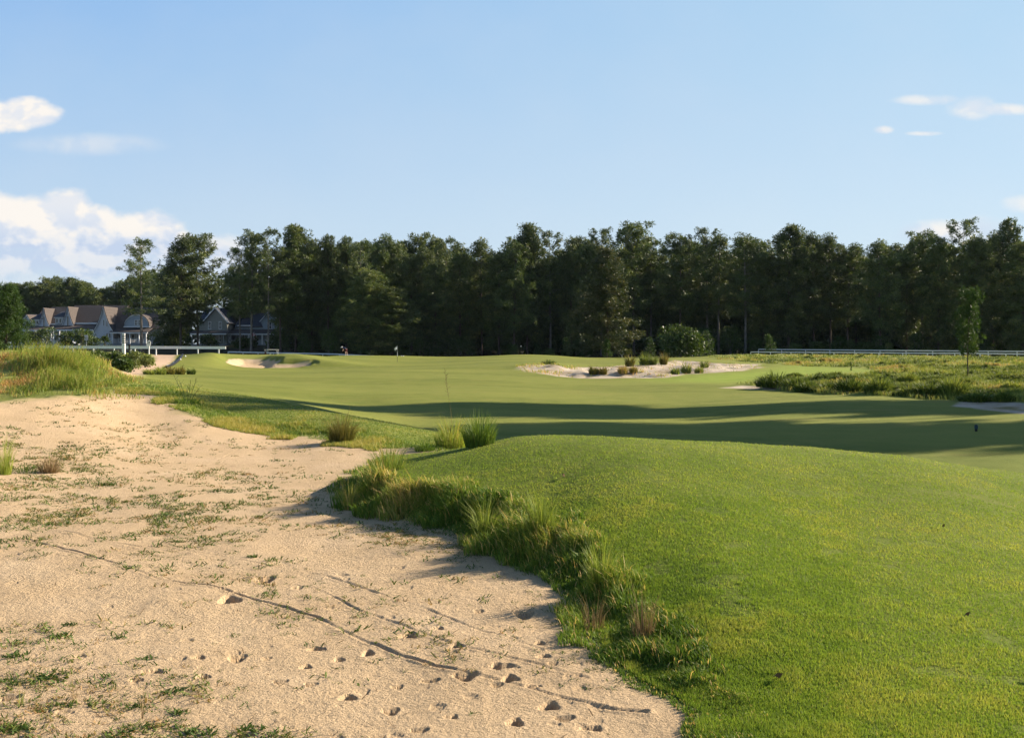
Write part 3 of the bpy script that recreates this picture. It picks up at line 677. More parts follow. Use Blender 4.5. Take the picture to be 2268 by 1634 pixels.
# small ground-hugging weeds scattered over the sand
def sprig_arrays(C, rad, nb, r, tint):
    n = len(C); k = nb; P = np.repeat(C, k, 0); R_ = np.repeat(rad, k)
    az = r.uniform(0, 2*np.pi, n*k); off = r.uniform(0, 1, n*k)**.5*R_*.8; a2 = r.uniform(0, 2*np.pi, n*k)
    P = P + np.stack([np.cos(a2)*off, np.sin(a2)*off, np.full(n*k, -.002)], 1)
    h = r.uniform(.35, 1.0, n*k)*R_*.5; lean = r.uniform(.5, 2.0, n*k); w = r.uniform(.05, .11, n*k)*R_+.0025
    return P, h, w, lean, az, np.clip(np.repeat(tint, k)+r.normal(0, .13, n*k), 0, 1)
def make_weeds():
    r = np.random.default_rng(51)
    xs = r.uniform(-80, 1330, 56000); ys = r.uniform(880, 1650, 56000)
    dens = np.zeros(len(xs))
    for (x, y, a, b, g) in [(120,1030,230,70,.8),(300,1130,300,60,.8),(520,1085,160,45,.55),(90,985,120,35,.6),(330,990,110,35,.4),(480,1050,100,25,.5),(100,1130,200,60,.7),(330,1190,150,30,.6),(700,1085,90,30,.35),
            (80,1420,110,80,.16),(300,1540,190,60,.14),(60,1600,120,50,.2),(480,1615,190,26,.35),(300,1620,130,26,.3),(60,1510,110,22,.3),(240,1400,100,40,.10),(900,1180,110,25,.5),(1000,1220,90,22,.3),(640,1070,130,30,.4),(400,930,140,30,.35),(620,985,120,30,.25),(250,960,260,40,.3),(560,1140,260,70,.28),(130,905,170,18,.5),(500,1300,260,90,.10),(950,1350,260,120,.05)]:
        dens = np.maximum(dens, g*np.exp(-((xs-x)/a)**2-((ys-y)/b)**2))
    P = ground_hit(xs, ys); clump = fbm(P[:,0]*1.5, P[:,1]*2.2, 4, 151); M = masks(P[:,0], P[:,1])
    keep = (M['sd'] > .02) & (r.random(len(xs)) < dens*smooth(.34, .58, clump)*.95) & (P[:,1] < 26)
    C = P[keep]; ysk = ys[keep]; n = len(C)
    rad = (.02+.10*r.random(n)**1.7)*np.interp(C[:,1], [4, 8, 14, 22], [.7, .95, 1.2, 1.4]); print('weeds', n)
    tint = np.clip(.34+.62*r.random(n)**1.5+(fbm(C[:,0]*.9, C[:,1]*.9, 2, 153)-.5)*.5, 0, 1)
    B = sprig_arrays(C, rad, 11, r, tint)
    tag(blades('sand_weeds', M_weed, *B[:5], B[5], 2, 52, curl=.5), 'sparse low green weeds scattered over the pale sand', 'weeds', None, 'stuff')
    # orange and olive mat creeping out below the lip
    xs = r.uniform(740, 1110, 2600); ys = r.uniform(1135, 1260, 2600); P = ground_hit(xs, ys); M = masks(P[:,0], P[:,1])
    den = np.maximum(np.exp(-((xs-880)/110)**2-((ys-1180)/24)**2), .8*np.exp(-((xs-1000)/70)**2-((ys-1205)/26)**2))
    keep = (M['sd'] > -.1) & (r.random(len(xs)) < den*.8*smooth(.38, .6, fbm(P[:,0]*3, P[:,1]*3, 3, 155))); C = P[keep]; n = len(C)
    B = sprig_arrays(C, r.uniform(.02, .06, n), 12, r, np.clip(.72+r.normal(0, .18, n), 0, 1))
    tag(blades('creeping_weeds', M_weed, *B[:5], B[5], 2, 53, curl=.5), 'orange and olive weed mat creeping over sand below the lip', 'weeds', None, 'stuff')
make_weeds()
def make_debris():
    r = np.random.default_rng(57); P = screen_points(520, -50, 1330, 960, 1650, 58); M = masks(P[:,0], P[:,1]); P = P[M['sd'] > .03]; n = len(P)
    tag(blades('debris', M_stalk, P, r.uniform(.012, .045, n), r.uniform(.002, .006, n), r.uniform(1.2, 2.5, n), r.uniform(0, 2*np.pi, n), np.clip(r.normal(.15, .25, n), 0, 1), 2, 59, curl=.55), 'tiny dry twigs and leaf scraps strewn on the sand', 'debris', None, 'stuff')
make_debris()
make_fringe()
# crisp individual weed clumps in the near sand
def weed_clump(xd, yd, wpx, label, tint=.35, n=46, tall=.5, seed=0):
    r = np.random.default_rng(900+seed); p = at(xd, yd); R_ = wpx*.5*p[1]/F
    o0 = np.zeros((n, 3)); a = r.uniform(0, 2*np.pi, n); d = r.random(n)**.7*R_*.75
    o0[:,0] = np.cos(a)*d; o0[:,1] = np.sin(a)*d*.8; o0[:,2] = -.004
    h = r.uniform(.4, 1, n)*R_*tall; w = r.uniform(.06, .12, n)*R_+.002
    o = blades('weed_clump', M_weed, o0, h, w, r.uniform(.4, 1.8, n), r.uniform(0, 2*np.pi, n), np.clip(tint+r.normal(0, .13, n), 0, 1), 2, seed, None, tuple(p), .5)
    tag(o, label, 'weed', 'weed clumps in the near sand')
for i, a in enumerate([(385,1530,68,'dark green weed clump casting a shadow on open sand, nearest the ball-like marks'),
    (150,1560,75,'green weed clump with a few upright stems at lower left of the sand'), (265,1412,46,'small rounded weed clump above a smooth patch of sand'),
    (325,1460,60,'thin bright weed clump beside a small triangular hollow'), (35,1452,70,'flat dark weed clump at the left frame edge, above a long row of weeds'),
    (100,1505,130,'longest low row of weeds lying across the sand at far left'), (300,1565,60,'ragged weed clump on the lower left sand, left of the darker leaning one'),
    (395,1578,70,'ragged weed clump of dark tufts at lower left, just above the bottom edge row'), (560,1618,110,'wide weed clump at the bottom edge, farthest right of its row'),
    (440,1622,110,'dense weed clump in the middle of the bottom edge row'), (270,1622,90,'weed clump at the bottom edge, left of the dense one'),
    (40,1612,110,'weed clump filling the bottom left corner of the sand'), (610,1577,24,'tiny lone weed on the sand above the bottom edge row'),
    (155,1383,50,'weed clump of thin spiky leaves beside a pale sand ripple'), (130,1410,90,'spreading weed clump just below the thin spiky one'),
    (560,1233,45,'green weed clump on the sand beside the upper tracks'), (395,1200,40,'small weed clump growing right on a faint track'),
    (240,1075,60,'bright green weed clump low on the middle sand')]):
    weed_clump(a[0], a[1], a[2], a[3], .3+.15*((i*37) % 10)/10, 60 if a[2] > 80 else 44, .34 if a[2] > 80 else .5, i)

# ------------------------------------------------------------------ individual tufts
def tuft(name, xd, yd, wpx, hpx, label, mat, tint=.5, n=260, spread=.5, lean=.5, group=None, cat='grass tuft', seed=0, bw=None, tj=.15, Y=None, dx=0.0):
    r = np.random.default_rng(500+seed); p = at(xd, yd) if Y is None else at_dist(xd, Y)
    Rw = wpx*.5*p[1]/F; H = (1.65 if name == 'wiregrass_tuft' else 1.3 if name == 'grass_hummock' else 1.55)*hpx*p[1]/F
    a = r.uniform(0, 2*np.pi, n); d = np.sqrt(r.random(n))*Rw*spread
    P = np.stack([np.cos(a)*d, np.sin(a)*d, np.full(n, -.02)], 1)
    h = H*(.3+.7*r.random(n)**.8)*(1.03-.55*(d/(Rw*spread+1e-6))**2)
    out = lean*(d/(Rw*spread+1e-6))*Rw*(1-spread*.6)/H*1.6 + r.uniform(0, .25, n)
    az = a + r.normal(0, .45, n)
    w = np.full(n, bw if bw else max(.004, .0008*p[1]))*r.uniform(.6, 1.3, n)
    o = blades(name, mat, P, h, w, out, az, np.clip(tint+r.normal(0, tj, n)+.2*(h/H-.7), 0, 1), 2, seed, None, tuple(p))
    return tag(o, label, cat, group)
def shift(v, s): return v
tuft('grass_tuft', 757, 980, 104, 62, 'rounded olive and bronze grass tuft alone on the sand edge', M_wire, .45, 700, .45, .8, None, seed=1, bw=.008)
tuft('grass_tuft', 1000, 994, 124, 64, 'pale yellow-green tall grass tuft with a thin seed stalk, beside a greener one', M_dune, .62, 700, .5, .75, None, seed=2, bw=.008)
tuft('grass_tuft', 1062, 987, 112, 66, 'darker fresh green tall grass tuft at the back of the mound', M_lip, .42, 620, .55, .5, None, seed=3, bw=.008)
tuft('grass_tuft', 940, 998, 70, 26, 'low dark tuft in the hollow left of the pale tall tuft', M_lip, .2, 300, .6, .7, None, seed=4, bw=.008)
tuft('grass_tuft', 775, 1128, 60, 66, 'straw-coloured tuft at the left foot of the lip', M_lip, .75, 160, .4, .9, None, seed=5, bw=.005)
tuft('grass_tuft', 860, 1040, 120, 60, 'long yellowish tuft spilling over the top left of the lip', M_lip, .62, 330, .6, .9, None, seed=6, bw=.006)
tuft('grass_tuft', 1075, 1195, 110, 90, 'spiky tuft with stiff blades reaching over the sand', M_dune, .42, 260, .35, 1.2, None, seed=7, bw=.006)
tuft('grass_tuft', 1200, 1200, 110, 105, 'tallest lush green tuft in the middle of the lip', M_dune, .36, 420, .45, .8, None, seed=8, bw=.006)
tuft('grass_tuft', 1335, 1318, 110, 112, 'bright yellow-green tuft low on the lip', M_dune, .45, 360, .45, .8, None, seed=9, bw=.006)
tuft('grass_tuft', 1425, 1420, 90, 118, 'reddish brown dry tuft of thin stems near the end of the lip', M_stalk, .35, 130, .45, .5, None, seed=10, bw=.0035)
tuft('grass_tuft', 1315, 1395, 80, 80, 'sparse brown tuft with red tips at the sand edge', M_stalk, .3, 90, .5, .8, None, seed=11, bw=.0035)
tuft('grass_tuft', 110, 1046, 90, 44, 'brown fan-shaped tuft on the open sand at left', M_stalk, .35, 260, .4, 1.0, None, seed=12, bw=.006)
tuft('grass_tuft', 55, 1046, 90, 22, 'short dark green tuft joined to the brown fan-shaped one', M_lip, .25, 150, .6, .7, None, seed=13, bw=.006)
tuft('grass_tuft', 8, 1050, 60, 75, 'yellow-green tuft cut by the left frame edge', M_dune, .55, 200, .5, .5, None, seed=14, bw=.006)
tuft('grass_tuft', 315, 1590, 20, 90, 'single thin upright weed with pale seed heads on sand', M_stalk, .6, 7, .2, .6, None, seed=15, bw=.003)
tuft('grass_tuft', 165, 1545, 34, 60, 'few pale upright stems at lower left', M_stalk, .7, 12, .3, .5, None, seed=16, bw=.003)
tuft('grass_tuft', 45, 1560, 40, 55, 'wispy light green stems near the left frame edge', M_dune, .5, 16, .3, .6, None, seed=17, bw=.003)
for i, (x, y, w, h, lb, mt, tn) in enumerate([
    (330,829,38,13,'leftmost low olive tuft of the row by the path end',M_roughg,.55), (355,829,36,16,'second low olive tuft of the row by the path end',M_roughg,.5),
    (375,829,34,16,'middle tuft with pale tops in the row by the path end',M_wire,.55), (398,829,34,17,'straw-topped tuft in the row by the path end',M_wire,.5), (424,829,28,13,'dark round tuft ending the row by the path end',M_roughg,.15),
    (1315,830,32,18,'green-gold wiregrass tuft at the left of the large bunker',M_wire,.3), (1335,829,28,16,'yellow wiregrass tuft next to the leftmost in the large bunker',M_wire,.6),
    (1380,828,34,16,'straw wiregrass tuft at the front of the large bunker',M_wire,.75), (1403,830,28,13,'low pale wiregrass tuft right of the straw one',M_wire,.6), (1395,811,30,22,'tall brownish wiregrass tuft behind the straw one',M_wire,.4),
    (1428,808,34,22,'dark dome of wiregrass on the bunker ridge',M_roughg,.35), (1446,808,26,18,'dark tuft right of the dome on the bunker ridge',M_roughg,.3), (1470,807,26,22,'tuft with a straw plume at the top of the bunker',M_wire,.5),
    (1496,829,28,14,'round olive tuft at the right front of the bunker',M_roughg,.4), (1520,826,32,20,'largest olive tuft at the right of the bunker',M_roughg,.35), (1548,826,28,14,'small olive tuft just right of the largest',M_roughg,.45), (1560,815,26,16,'dark tuft high on the right side of the bunker',M_roughg,.35),
    (1215,806,50,10,'thin dark grass fringe at the back left of the bunker',M_roughg,.3)]):
    tuft('wiregrass_tuft', x, y, w, h, lb, mt, tn, 240, .6, .8, 'wiregrass tufts around the bunkers', seed=40+i, bw=.05, tj=.18)
for i, (x, y, w, h, lb, tn) in enumerate([
    (1720,857,90,34,'large dark grass hummock at the left end of the rough',.12), (1765,862,70,30,'dark hummock with bleached top beside the leftmost one',.25), (1838,868,80,24,'wide dark hummock overhanging the turf edge',.12),
    (1790,866,60,24,'dark hummock directly behind the thin white sand strip',.15), (1885,868,70,34,'tall dark hummock in the middle of the rough',.15), (1945,872,60,36,'rounded blue-green hummock right of the tall dark one',.3),
    (1995,876,60,16,'low hummock between two taller ones in the rough',.3), (2060,880,80,34,'broad dark hummock left of the young pine',.18), (2020,878,60,26,'hummock with pale tips left of the broad dark one',.4),
    (2110,876,60,40,'tall straw-tipped hummock nearest the young pine',.45), (2170,888,90,22,'long dark hummock above the far right bunker',.15), (2225,888,60,22,'last dark hummock before the right frame edge',.2),
    (1760,834,36,10,'small far hummock under the rail posts',.3), (2010,850,44,26,'grey-green tall clump in the back of the rough',.5), (2075,855,36,18,'small dark clump behind the broad hummock',.2), (2240,862,40,18,'bright green low clump at right',.6)]):
    tuft('grass_hummock', x, y, w, h, lb, M_roughg, tn, 900, .95, .9, 'dark grass hummocks in the rough', 'grass hummock', 70+i, .05, .16)
# weed with bare stalks on the left bank
def stalk_weed():
    p = at(415, 893); t = empty('tall_weed', p); tag(t, 'leafy weed with bare branching stalks on the sand bank', 'weed')
    m = MB(); r = random.Random(4)
    for dx, h, l in [(-.28,.62,-.5),(-.16,.5,-.25),(.0,.42,0),(.2,.56,.5),(.3,.40,.6),(.08,.5,.2)]:
        top = (dx, r.uniform(-.1, .1), h); m.tube([(dx*.15,0,.02),(dx*.6,0,h*.55),top], [.006,.005,.003], 4)
        for q in range(4):
            f = .5+.12*q; b = (dx*f, 0, h*f); m.tube([b, (b[0]+r.uniform(-.08,.08), r.uniform(-.05,.05), b[2]+.07)], [.004,.002], 3)
    m.build('stalk', M_leafpale, t)
    rr2 = np.random.default_rng(8); n = 150; a = rr2.uniform(0, 2*np.pi, n); d = np.sqrt(rr2.random(n))*.24
    blades('foliage', M_lip, np.stack([np.cos(a)*d, np.sin(a)*d, 0*a], 1), rr2.uniform(.06, .17, n), np.full(n, .025), rr2.uniform(.3, 1, n), a, np.clip(.35+rr2.normal(0,.15,n),0,1), 2, 9, t)
stalk_weed()
def seed_stalk():
    p = at(1005, 986); t = empty('seed_stalk', p); tag(t, 'single tall dry grass stalk with a feathery seed head above the tufts', 'grass stalk')
    s = p[1]/F; m = MB(); m.tube([(0,0,0),(-.05,0,70*s),(-20*s,0,165*s)], [.0025,.002,.0015], 4); m.build('stem', M_stalk, t)
    m = MB(); r = random.Random(3)
    for k in range(16):
        f = k/15; b = ((-12-8*f)*s, 0, (110+56*f)*s); m.tube([b, (b[0]+r.uniform(-7,9)*s, r.uniform(-.03,.03), b[2]+r.uniform(2,9)*s)], [.0032,.002], 3)
    m.build('seed_head', M_stalk, t)
seed_stalk()
def dead_leaf(xd, yd, sz, lb):
    p = at(xd, yd); s = sz*p[1]/F; m = MB()
    m.add([(-s,0,.012),(-.3*s,-.4*s,.03),(.5*s,-.35*s,.024),(s,.1*s,.05),(.4*s,.45*s,.022),(-.4*s,.4*s,.034),(0,0,.045)], [(0,1,6),(1,2,6),(2,3,6),(3,4,6),(4,5,6),(5,0,6)])
    o = m.build('fallen_leaf', M_leafbrown, None, tuple(p)); o.rotation_euler = (.2, .1, sz); tag(o, lb, 'leaf')
dead_leaf(1247, 1059, 8, 'curled dark brown leaf on the turf near the crest'); dead_leaf(2140, 1371, 6, 'small black leaf lying on the right turf'); dead_leaf(1722, 1508, 12, 'brown scrap of leaf on turf near the lower lip'); dead_leaf(2280, 1508, 12, 'flat grey leaf at the right frame edge'); dead_leaf(2090,1172,5,'leaf speck in the middle of the right turf')
# dry olive and orange growth in the left half of the large bunker
def bunker_growth():
    r = np.random.default_rng(61); xs = r.uniform(1140, 1700, 16000); ys = r.uniform(799, 839, 16000); P = ground_hit(xs, ys); M = masks(P[:,0], P[:,1])
    cl = fbm(P[:,0]*.45, P[:,1]*.45, 4, 161); dens = .9*np.exp(-((xs-1190)/75)**2)*np.exp(-((ys-814)/12)**2)+.10
    dens = np.maximum(dens, .5*np.exp(-((xs-1350)/110)**2-((ys-826)/5)**2))
    keep = (M['b1'] > -.3) & (r.random(len(xs)) < dens*smooth(.36, .6, cl)); Q = P[keep]; n = len(Q)
    tag(blades('bunker_growth', M_dune, Q, r.uniform(.08, .32, n)*(.5+cl[keep]), r.uniform(.02, .06, n), r.uniform(.3, 1, n), r.uniform(0, 2*np.pi, n), np.clip(.75+r.normal(0, .22, n), 0, 1), 2, 62), 'dry orange and olive growth in the large bunker', 'undergrowth', None, 'stuff')
bunker_growth()
# ------------------------------------------------------------------ trees
def star_clumps(C, rad, K, L, W, r, up=.35, tint=None, outdir=None):
    """needle clumps: K blades from each centre, mostly upward and outward"""
    n = len(C); D = r.normal(0, 1, (n, K, 3)); D[:, :, 2] += up
    if outdir is not None: D += outdir[:, None, :]*.8
    D /= np.linalg.norm(D, axis=2, keepdims=True)
    base = C[:, None, :] + D*(rad[:, None, None]*.12)
    ln = (L*r.uniform(.6, 1.15, (n, K)))[:, :, None]*rad[:, None, None]
    Wv = np.cross(D, r.normal(0, 1, (n, K, 3))); Wv /= np.linalg.norm(Wv, axis=2, keepdims=True)+1e-9
    wv = Wv*(W*rad[:, None, None])
    V = np.stack([base, base+D*ln*.55-wv, base+D*ln, base+D*ln*.55+wv], 2).reshape(-1, 3)
    b = np.arange(n*K)*4
    t = np.repeat(tint, K) + r.normal(0, .10, n*K) if tint is not None else r.uniform(.2, .7, n*K)
    return V, np.stack([b, b+1, b+2, b+3], 1), np.repeat(np.clip(t, 0, 1), 4)
def pine_meshes(name, seed, H, bare, R_, prof, nbr=58, clump=.62, K=13, perbr=7, W=.095, up=.35, tmean=.45, flat=0.0, gap=.0, trunk_r=.24):
    r = np.random.default_rng(seed); tm = MB(); rad = random.Random(seed)
    bend = [(rad.uniform(-.25,.25), rad.uniform(-.25,.25)) for _ in range(4)]
    def axis(z):
        t = z/H; return np.array([bend[0][0]*math.sin(3*t)+bend[1][0]*t*t*1.4, bend[0][1]*math.sin(3*t+1)+bend[1][1]*t*t*1.4, z])
    zs = [0, .04*H, .2*H, .4*H, .6*H, .8*H, .97*H]
    tm.tube([axis(z) for z in zs], [trunk_r*1.25, trunk_r, trunk_r*.9, trunk_r*.75, trunk_r*.55, trunk_r*.3, .03], 8)
    C = []; RD = []; T = []; O = []
    for k in range(nbr):
        f = (k+r.uniform(0, 1))/nbr; z = H*(bare+(1-bare)*f*.985)
        L = R_*np.interp(f, np.linspace(0, 1, len(prof)), prof)*r.uniform(.55, 1.12)
        a = k*2.4+r.normal(0, .5); sl = np.interp(f, [0, .5, 1], [-.10, .18, .75])+r.normal(0, .12)
        b = axis(z); d = np.array([math.cos(a), math.sin(a), sl]); d /= np.linalg.norm(d)
        e = b + d*L; e[2] += .06*L*L/max(R_, .1)
        if r.random() < gap: continue
        if L > .5: tm.tube([b, b*.5+e*.5+np.array([0,0,-.05*L]), e], [max(.02, trunk_r*.28*(L/R_)), trunk_r*.16, .012], 4, False)
        npad = 1 if L < 1.2 else (2 if L < 3 else 3)
        for q in range(npad):                          # foliage sits in flattish pads towards the branch end
            tt = 1.0-.36*q+r.uniform(-.08, .06); pc = b*(1-tt)+e*tt; pr = clump*r.uniform(1.0, 1.75)*(1-.12*q); tp = tmean+r.normal(0, .10)
            for _ in range(int(perbr*1.5)):
                v = r.normal(0, 1, 3); v /= np.linalg.norm(v); v *= r.random()**.45
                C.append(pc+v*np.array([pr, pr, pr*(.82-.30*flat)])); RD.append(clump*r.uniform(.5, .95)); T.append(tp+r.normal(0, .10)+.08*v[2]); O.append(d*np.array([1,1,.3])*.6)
    C.append(axis(H*.985)); RD.append(clump); T.append(tmean); O.append(np.array([0,0,1.0]))
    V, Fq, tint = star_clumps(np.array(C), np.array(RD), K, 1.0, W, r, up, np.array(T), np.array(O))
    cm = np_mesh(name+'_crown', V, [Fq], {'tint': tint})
    me = bpy.data.meshes.new(name+'_trunk'); me.from_pydata(tm.v, [], tm.f); me.update(); me.polygons.foreach_set('use_smooth', [True]*len(me.polygons))
    return me, cm, H
class Tree:
    def __init__(s, name, meshes, bark, needles):
        s.name = name; s.tm, s.cm, s.H = meshes
        s.tm.materials.append(bark); s.cm.materials.append(needles)
    def place(s, loc, H, rz, wide=1.0, label=None, group=None, cat='pine tree'):
        t = empty(s.name, tuple(loc), rz); k = H/s.H; t.scale = (k*wide, k*wide, k)
        tr = bpy.data.objects.new('trunk', s.tm); link(tr, t); c = bpy.data.objects.new('crown', s.cm); link(c, t)
        return tag(t, label, cat, group)
ROUND = [.55,.9,1.0,.95,.85,.7,.45,.15]; CONE = [1.0,1.0,.88,.74,.58,.42,.24,.06]; FLAT = [.35,.6,.85,1.0,1.0,.95,.8,.5]; COL_ = [.5,.75,.8,.8,.75,.6,.42,.15]; OPEN = [.5,.9,1.0,.8,1.0,.75,.85,.4]
PINES = dict(
    a=Tree('pine_tree', pine_meshes('pine_a', 1, 25, .24, 5.0, ROUND, 62, .80, perbr=8), M_bark, M_needle),
    b=Tree('pine_tree', pine_meshes('pine_b', 2, 25, .34, 5.5, FLAT, 52, .84, flat=.5, perbr=8), M_bark, M_needle),
    c=Tree('pine_tree', pine_meshes('pine_c', 3, 25, .12, 4.7, COL_, 80, .80, perbr=8), M_bark, M_needle),
    d=Tree('pine_tree', pine_meshes('pine_d', 4, 25, .36, 4.5, OPEN, 36, .74, gap=.08, perbr=7), M_bark2, M_needle),
    e=Tree('pine_tree', pine_meshes('pine_e', 5, 25, .08, 6.6, CONE, 92, .92, perbr=9, tmean=.5), M_bark, M_needle3),
    f=Tree('pine_tree', pine_meshes('pine_f', 6, 25, .16, 6.0, ROUND, 84, .90, perbr=8), M_bark, M_needle),
    g=Tree('pine_tree', pine_meshes('pine_g', 7, 25, .06, 5.4, COL_, 92, .84, perbr=8, tmean=.52), M_bark, M_needle),
    k=Tree('pine_tree', pine_meshes('pine_k', 9, 25, .60, 4.0, FLAT, 52, .85, flat=.4, perbr=9), M_bark, M_needle),
    j=Tree('pine_tree', pine_meshes('pine_j', 10, 25, .74, 4.0, FLAT, 42, .85, flat=.4, perbr=9), M_bark, M_needle),
    s=Tree('pine_tree', pine_meshes('pine_s', 12, 25, .78, 4.0, [.8,1.0,1.0,.9,.7], 60, .80, flat=.2, perbr=15), M_bark, M_needle),
    h=Tree('pine_tree', pine_meshes('pine_h', 8, 25, .36, 5.2, ROUND, 48, .80, gap=.05, perbr=8), M_bark2, M_needle))
def pine_at(kind, xd, top, Y, label, wide=1.0, group=None, rz=None):
    p = at_dist(xd, Y); H = EYE + (CY-top)/F*Y - p[2]
    return PINES[kind].place(p - np.array([0, 0, .15]), H, random.uniform(0, 6.28) if rz is None else rz, wide*25/max(H, 6), label, group)
FRONT = [
    ('d',310,538,172,'slender lone pine with open crown and bare trunk before the white house',1.0),
    ('a',402,527,196,'broad round-topped pine right of the white house, left of its twin top',1.05), ('b',437,529,200,'broad pine joined to the round-topped one, left of the grey gable',1.0),
    ('g',385,590,204,'lower pine filling the gap behind the broad pair',.9), ('h',556,516,184,'tall pine with bare twin-like trunk before the blue-grey house',.95),
    ('d',592,516,182,'slim pine beside the bare-trunked one at the blue-grey house',.85), ('d',532,556,188,'shorter pine leaning left over the blue-grey house',.7), ('b',622,560,186,'dark pine just right of the porch flag',.8),
    ('f',655,505,190,'massive pine with the highest dome above the left bunker',1.1), ('c',690,540,194,'narrow pine against the right side of the massive dome',.9),
    ('c',728,524,190,'narrow pointed pine above the right end of the left bunker',.85), ('c',768,527,192,'slim spire-like pine above the golfer',.8), ('d',797,540,188,'short slim pine right of the spire-like one',.8),
    ('g',820,600,178,'pale lit bushy pine low behind the golfer',1.15), ('g',868,640,176,'wide low pine with sunlit boughs just left of the flagstick',1.1), ('a',850,525,196,'flat-topped pine with layered boughs rising above the flagstick',1.05), ('a',884,540,198,'pine tucked at the right of the layered flat-top',.8),
    ('b',910,570,192,'dark low pine right of the flagstick',.9), ('c',938,550,190,'dark dense pine with narrow top in the dip of the skyline',.9), ('d',986,535,196,'thin airy pine showing sky through its top',.8),
    ('g',965,585,186,'medium pine with vine-clad trunk beneath the airy one',.9), ('c',1020,562,190,'bushy column of pine in the skyline dip',.95), ('a',1066,535,190,'even rounded pine left of the highest centre pines',.95),
    ('c',1105,560,186,'pale green column of pine beside the high centre group',.9), ('f',1168,502,188,'highest pine of the centre group with capped top',.95), ('d',1218,521,190,'loose pine on the right shoulder of the highest centre pine',.9),
    ('a',1140,540,184,'pine in front of the capped centre one',.9), ('c',1265,560,192,'narrow pine in the notch right of the centre group',.8), ('b',1296,552,190,'small-topped pine left of the great conical one',.8),
    ('d',1332,513,196,'airy pine peeping over the great conical one',.85), ('b',1402,505,194,'umbrella-topped pine with spreading arms',1.15), ('d',1440,540,198,'ragged pine at the right hand of the umbrella-topped one',.8),
    ('e',1345,549,168,'great conical pine with bronze boughs sweeping low',1.0), ('b',1506,530,192,'pine with slanting wind-shaped top standing apart',1.0), ('d',1566,514,194,'feathery tall pine right of the slanting one',.9),
    ('h',1594,526,190,'pine sharing the feathery pine\'s right side',.9), ('h',1648,524,186,'dark flat pine with pale bare trunk and dead limb',1.05), ('c',1690,560,190,'short dense pine between two dark domes',.9),
    ('f',1748,504,186,'dark heavy-domed pine, the tallest right of centre',1.0), ('a',1800,520,190,'pine backing the heavy dome on its right',.9), ('a',1838,523,188,'loose-edged pine stepping down from the heavy dome',.9),
    ('b',1880,552,186,'low dark pine in the dip right of the heavy dome',.9), ('a',1948,538,180,'pine with long lit boughs above the rail',1.0), ('c',2008,556,186,'small rounded pine behind the lit-boughed one',.8), ('b',2045,525,184,'square-shouldered pine left of the pointed ones',.95),
    ('g',2080,530,180,'leafy pine beneath the square-shouldered one',.9), ('d',2134,493,182,'tall open pine seen against a small cloud',.95), ('g',2165,530,176,'lit green pine behind the young roadside pine',.95),
    ('c',2236,487,178,'sharp spire-topped pine, the tallest at right',.95), ('g',2262,540,172,'full pine cut by the right frame edge',1.0), ('a',2200,520,184,'pine squeezed left of the sharp spire',.85)]
for k, x, top, Y, lb, wd in FRONT: pine_at(k, x, top, Y, lb, wd)
BACKL = 'dark pine crowded deep in the forest behind the front rank'
rb = random.Random(17)
for row, (Y0, dens, lo, hi) in enumerate([(206, 33, 528, 578), (222, 46, 540, 590), (242, 52, 556, 600)]):
    x = 350 + row*9
    while x < 2330:
        Y = Y0+rb.uniform(-6, 6); top = rb.uniform(lo, hi) + (34 if x < 640 else 0) + (24 if x < 520 else 0)
        if not (x < 640 and Y0 < 240):
            pine_at(rb.choice('acfghbcg'), x, top, Y, BACKL, rb.uniform(.85, 1.1), 'pines deep in the forest')
        x += rb.uniform(.7, 1.3)*dens
for xd in range(2350, 2760, 42):
    pine_at(rb.choice('acfg'), xd, rb.uniform(505, 550), rb.uniform(165, 190), 'pine at the forest edge beyond the right frame side', 1.0, 'pines beyond the frame')
FARL = 'distant pine in the low tree line behind the brown-roofed cottages'
x = -70
while x < 390:
    top = np.interp(x, [-70, 0, 40, 90, 130, 165, 200, 215, 240, 270, 330, 400], [640, 640, 626, 624, 618, 622, 634, 648, 636, 628, 604, 585])+rb.uniform(-6, 10)
    pine_at(rb.choice('acfgg'), x, top, 292+rb.uniform(-14, 14), FARL, rb.uniform(.95, 1.25), 'distant pines behind the cottages'); x += rb.uniform(13, 24)
x = -60
while x < 420:
    pine_at(rb.choice('cggf'), x, rb.uniform(648, 676), 300+rb.uniform(-8, 30), FARL, 1.2, 'distant pines behind the cottages'); x += rb.uniform(24, 36)
# pines standing off to the right throw the long shadows over the fairway
for i, (X, Y, H, k, wd) in enumerate(SHADOW_PINES):
    z = float(gz(X, Y)[0]); PINES[k].place((X, Y, z-.1), H, i*1.7, wd*25/H, 'tall pine beyond the right frame side shading the fairway', 'pines shading the fairway')

# young pines, bushes and small trees
YP = Tree('young_pine', pine_meshes('young_a', 21, 5.4, .30, 1.05, [.5,.55,1.05,.6,.95,.95,.5,.8,.55], 34, .40, 26, 7, .07, .7, .45, trunk_r=.06), M_bark, M_needle2)
YP2 = Tree('young_pine', pine_meshes('young_b', 22, 4.0, .08, 1.0, [.9,1.0,.9,.75,.6,.45,.3,.1], 34, .40, 16, 5, .09, .6, .45, trunk_r=.06), M_bark, M_needle2)
LP = Tree('pine_tree', pine_meshes('left_pine', 23, 7.0, .05, 2.6, [.9,1.0,1.0,.9,.8,.65,.4,.15], 80, .50, 20, 8, .06, .6, .42, trunk_r=.14), M_bark, M_needle2)
p = at_dist(2146, 64.0); p = at(2146, 838); YP.place(p, (838-660)*p[1]/F, 1.0, .70, 'young pine standing alone in the rough before the right rail', None, 'young pine')
p = at_dist(10, 80); LP.place(p, EYE+(769-640)/F*80-p[2], .4, .82, 'bushy bright pine cut by the left frame edge', None, 'pine tree')
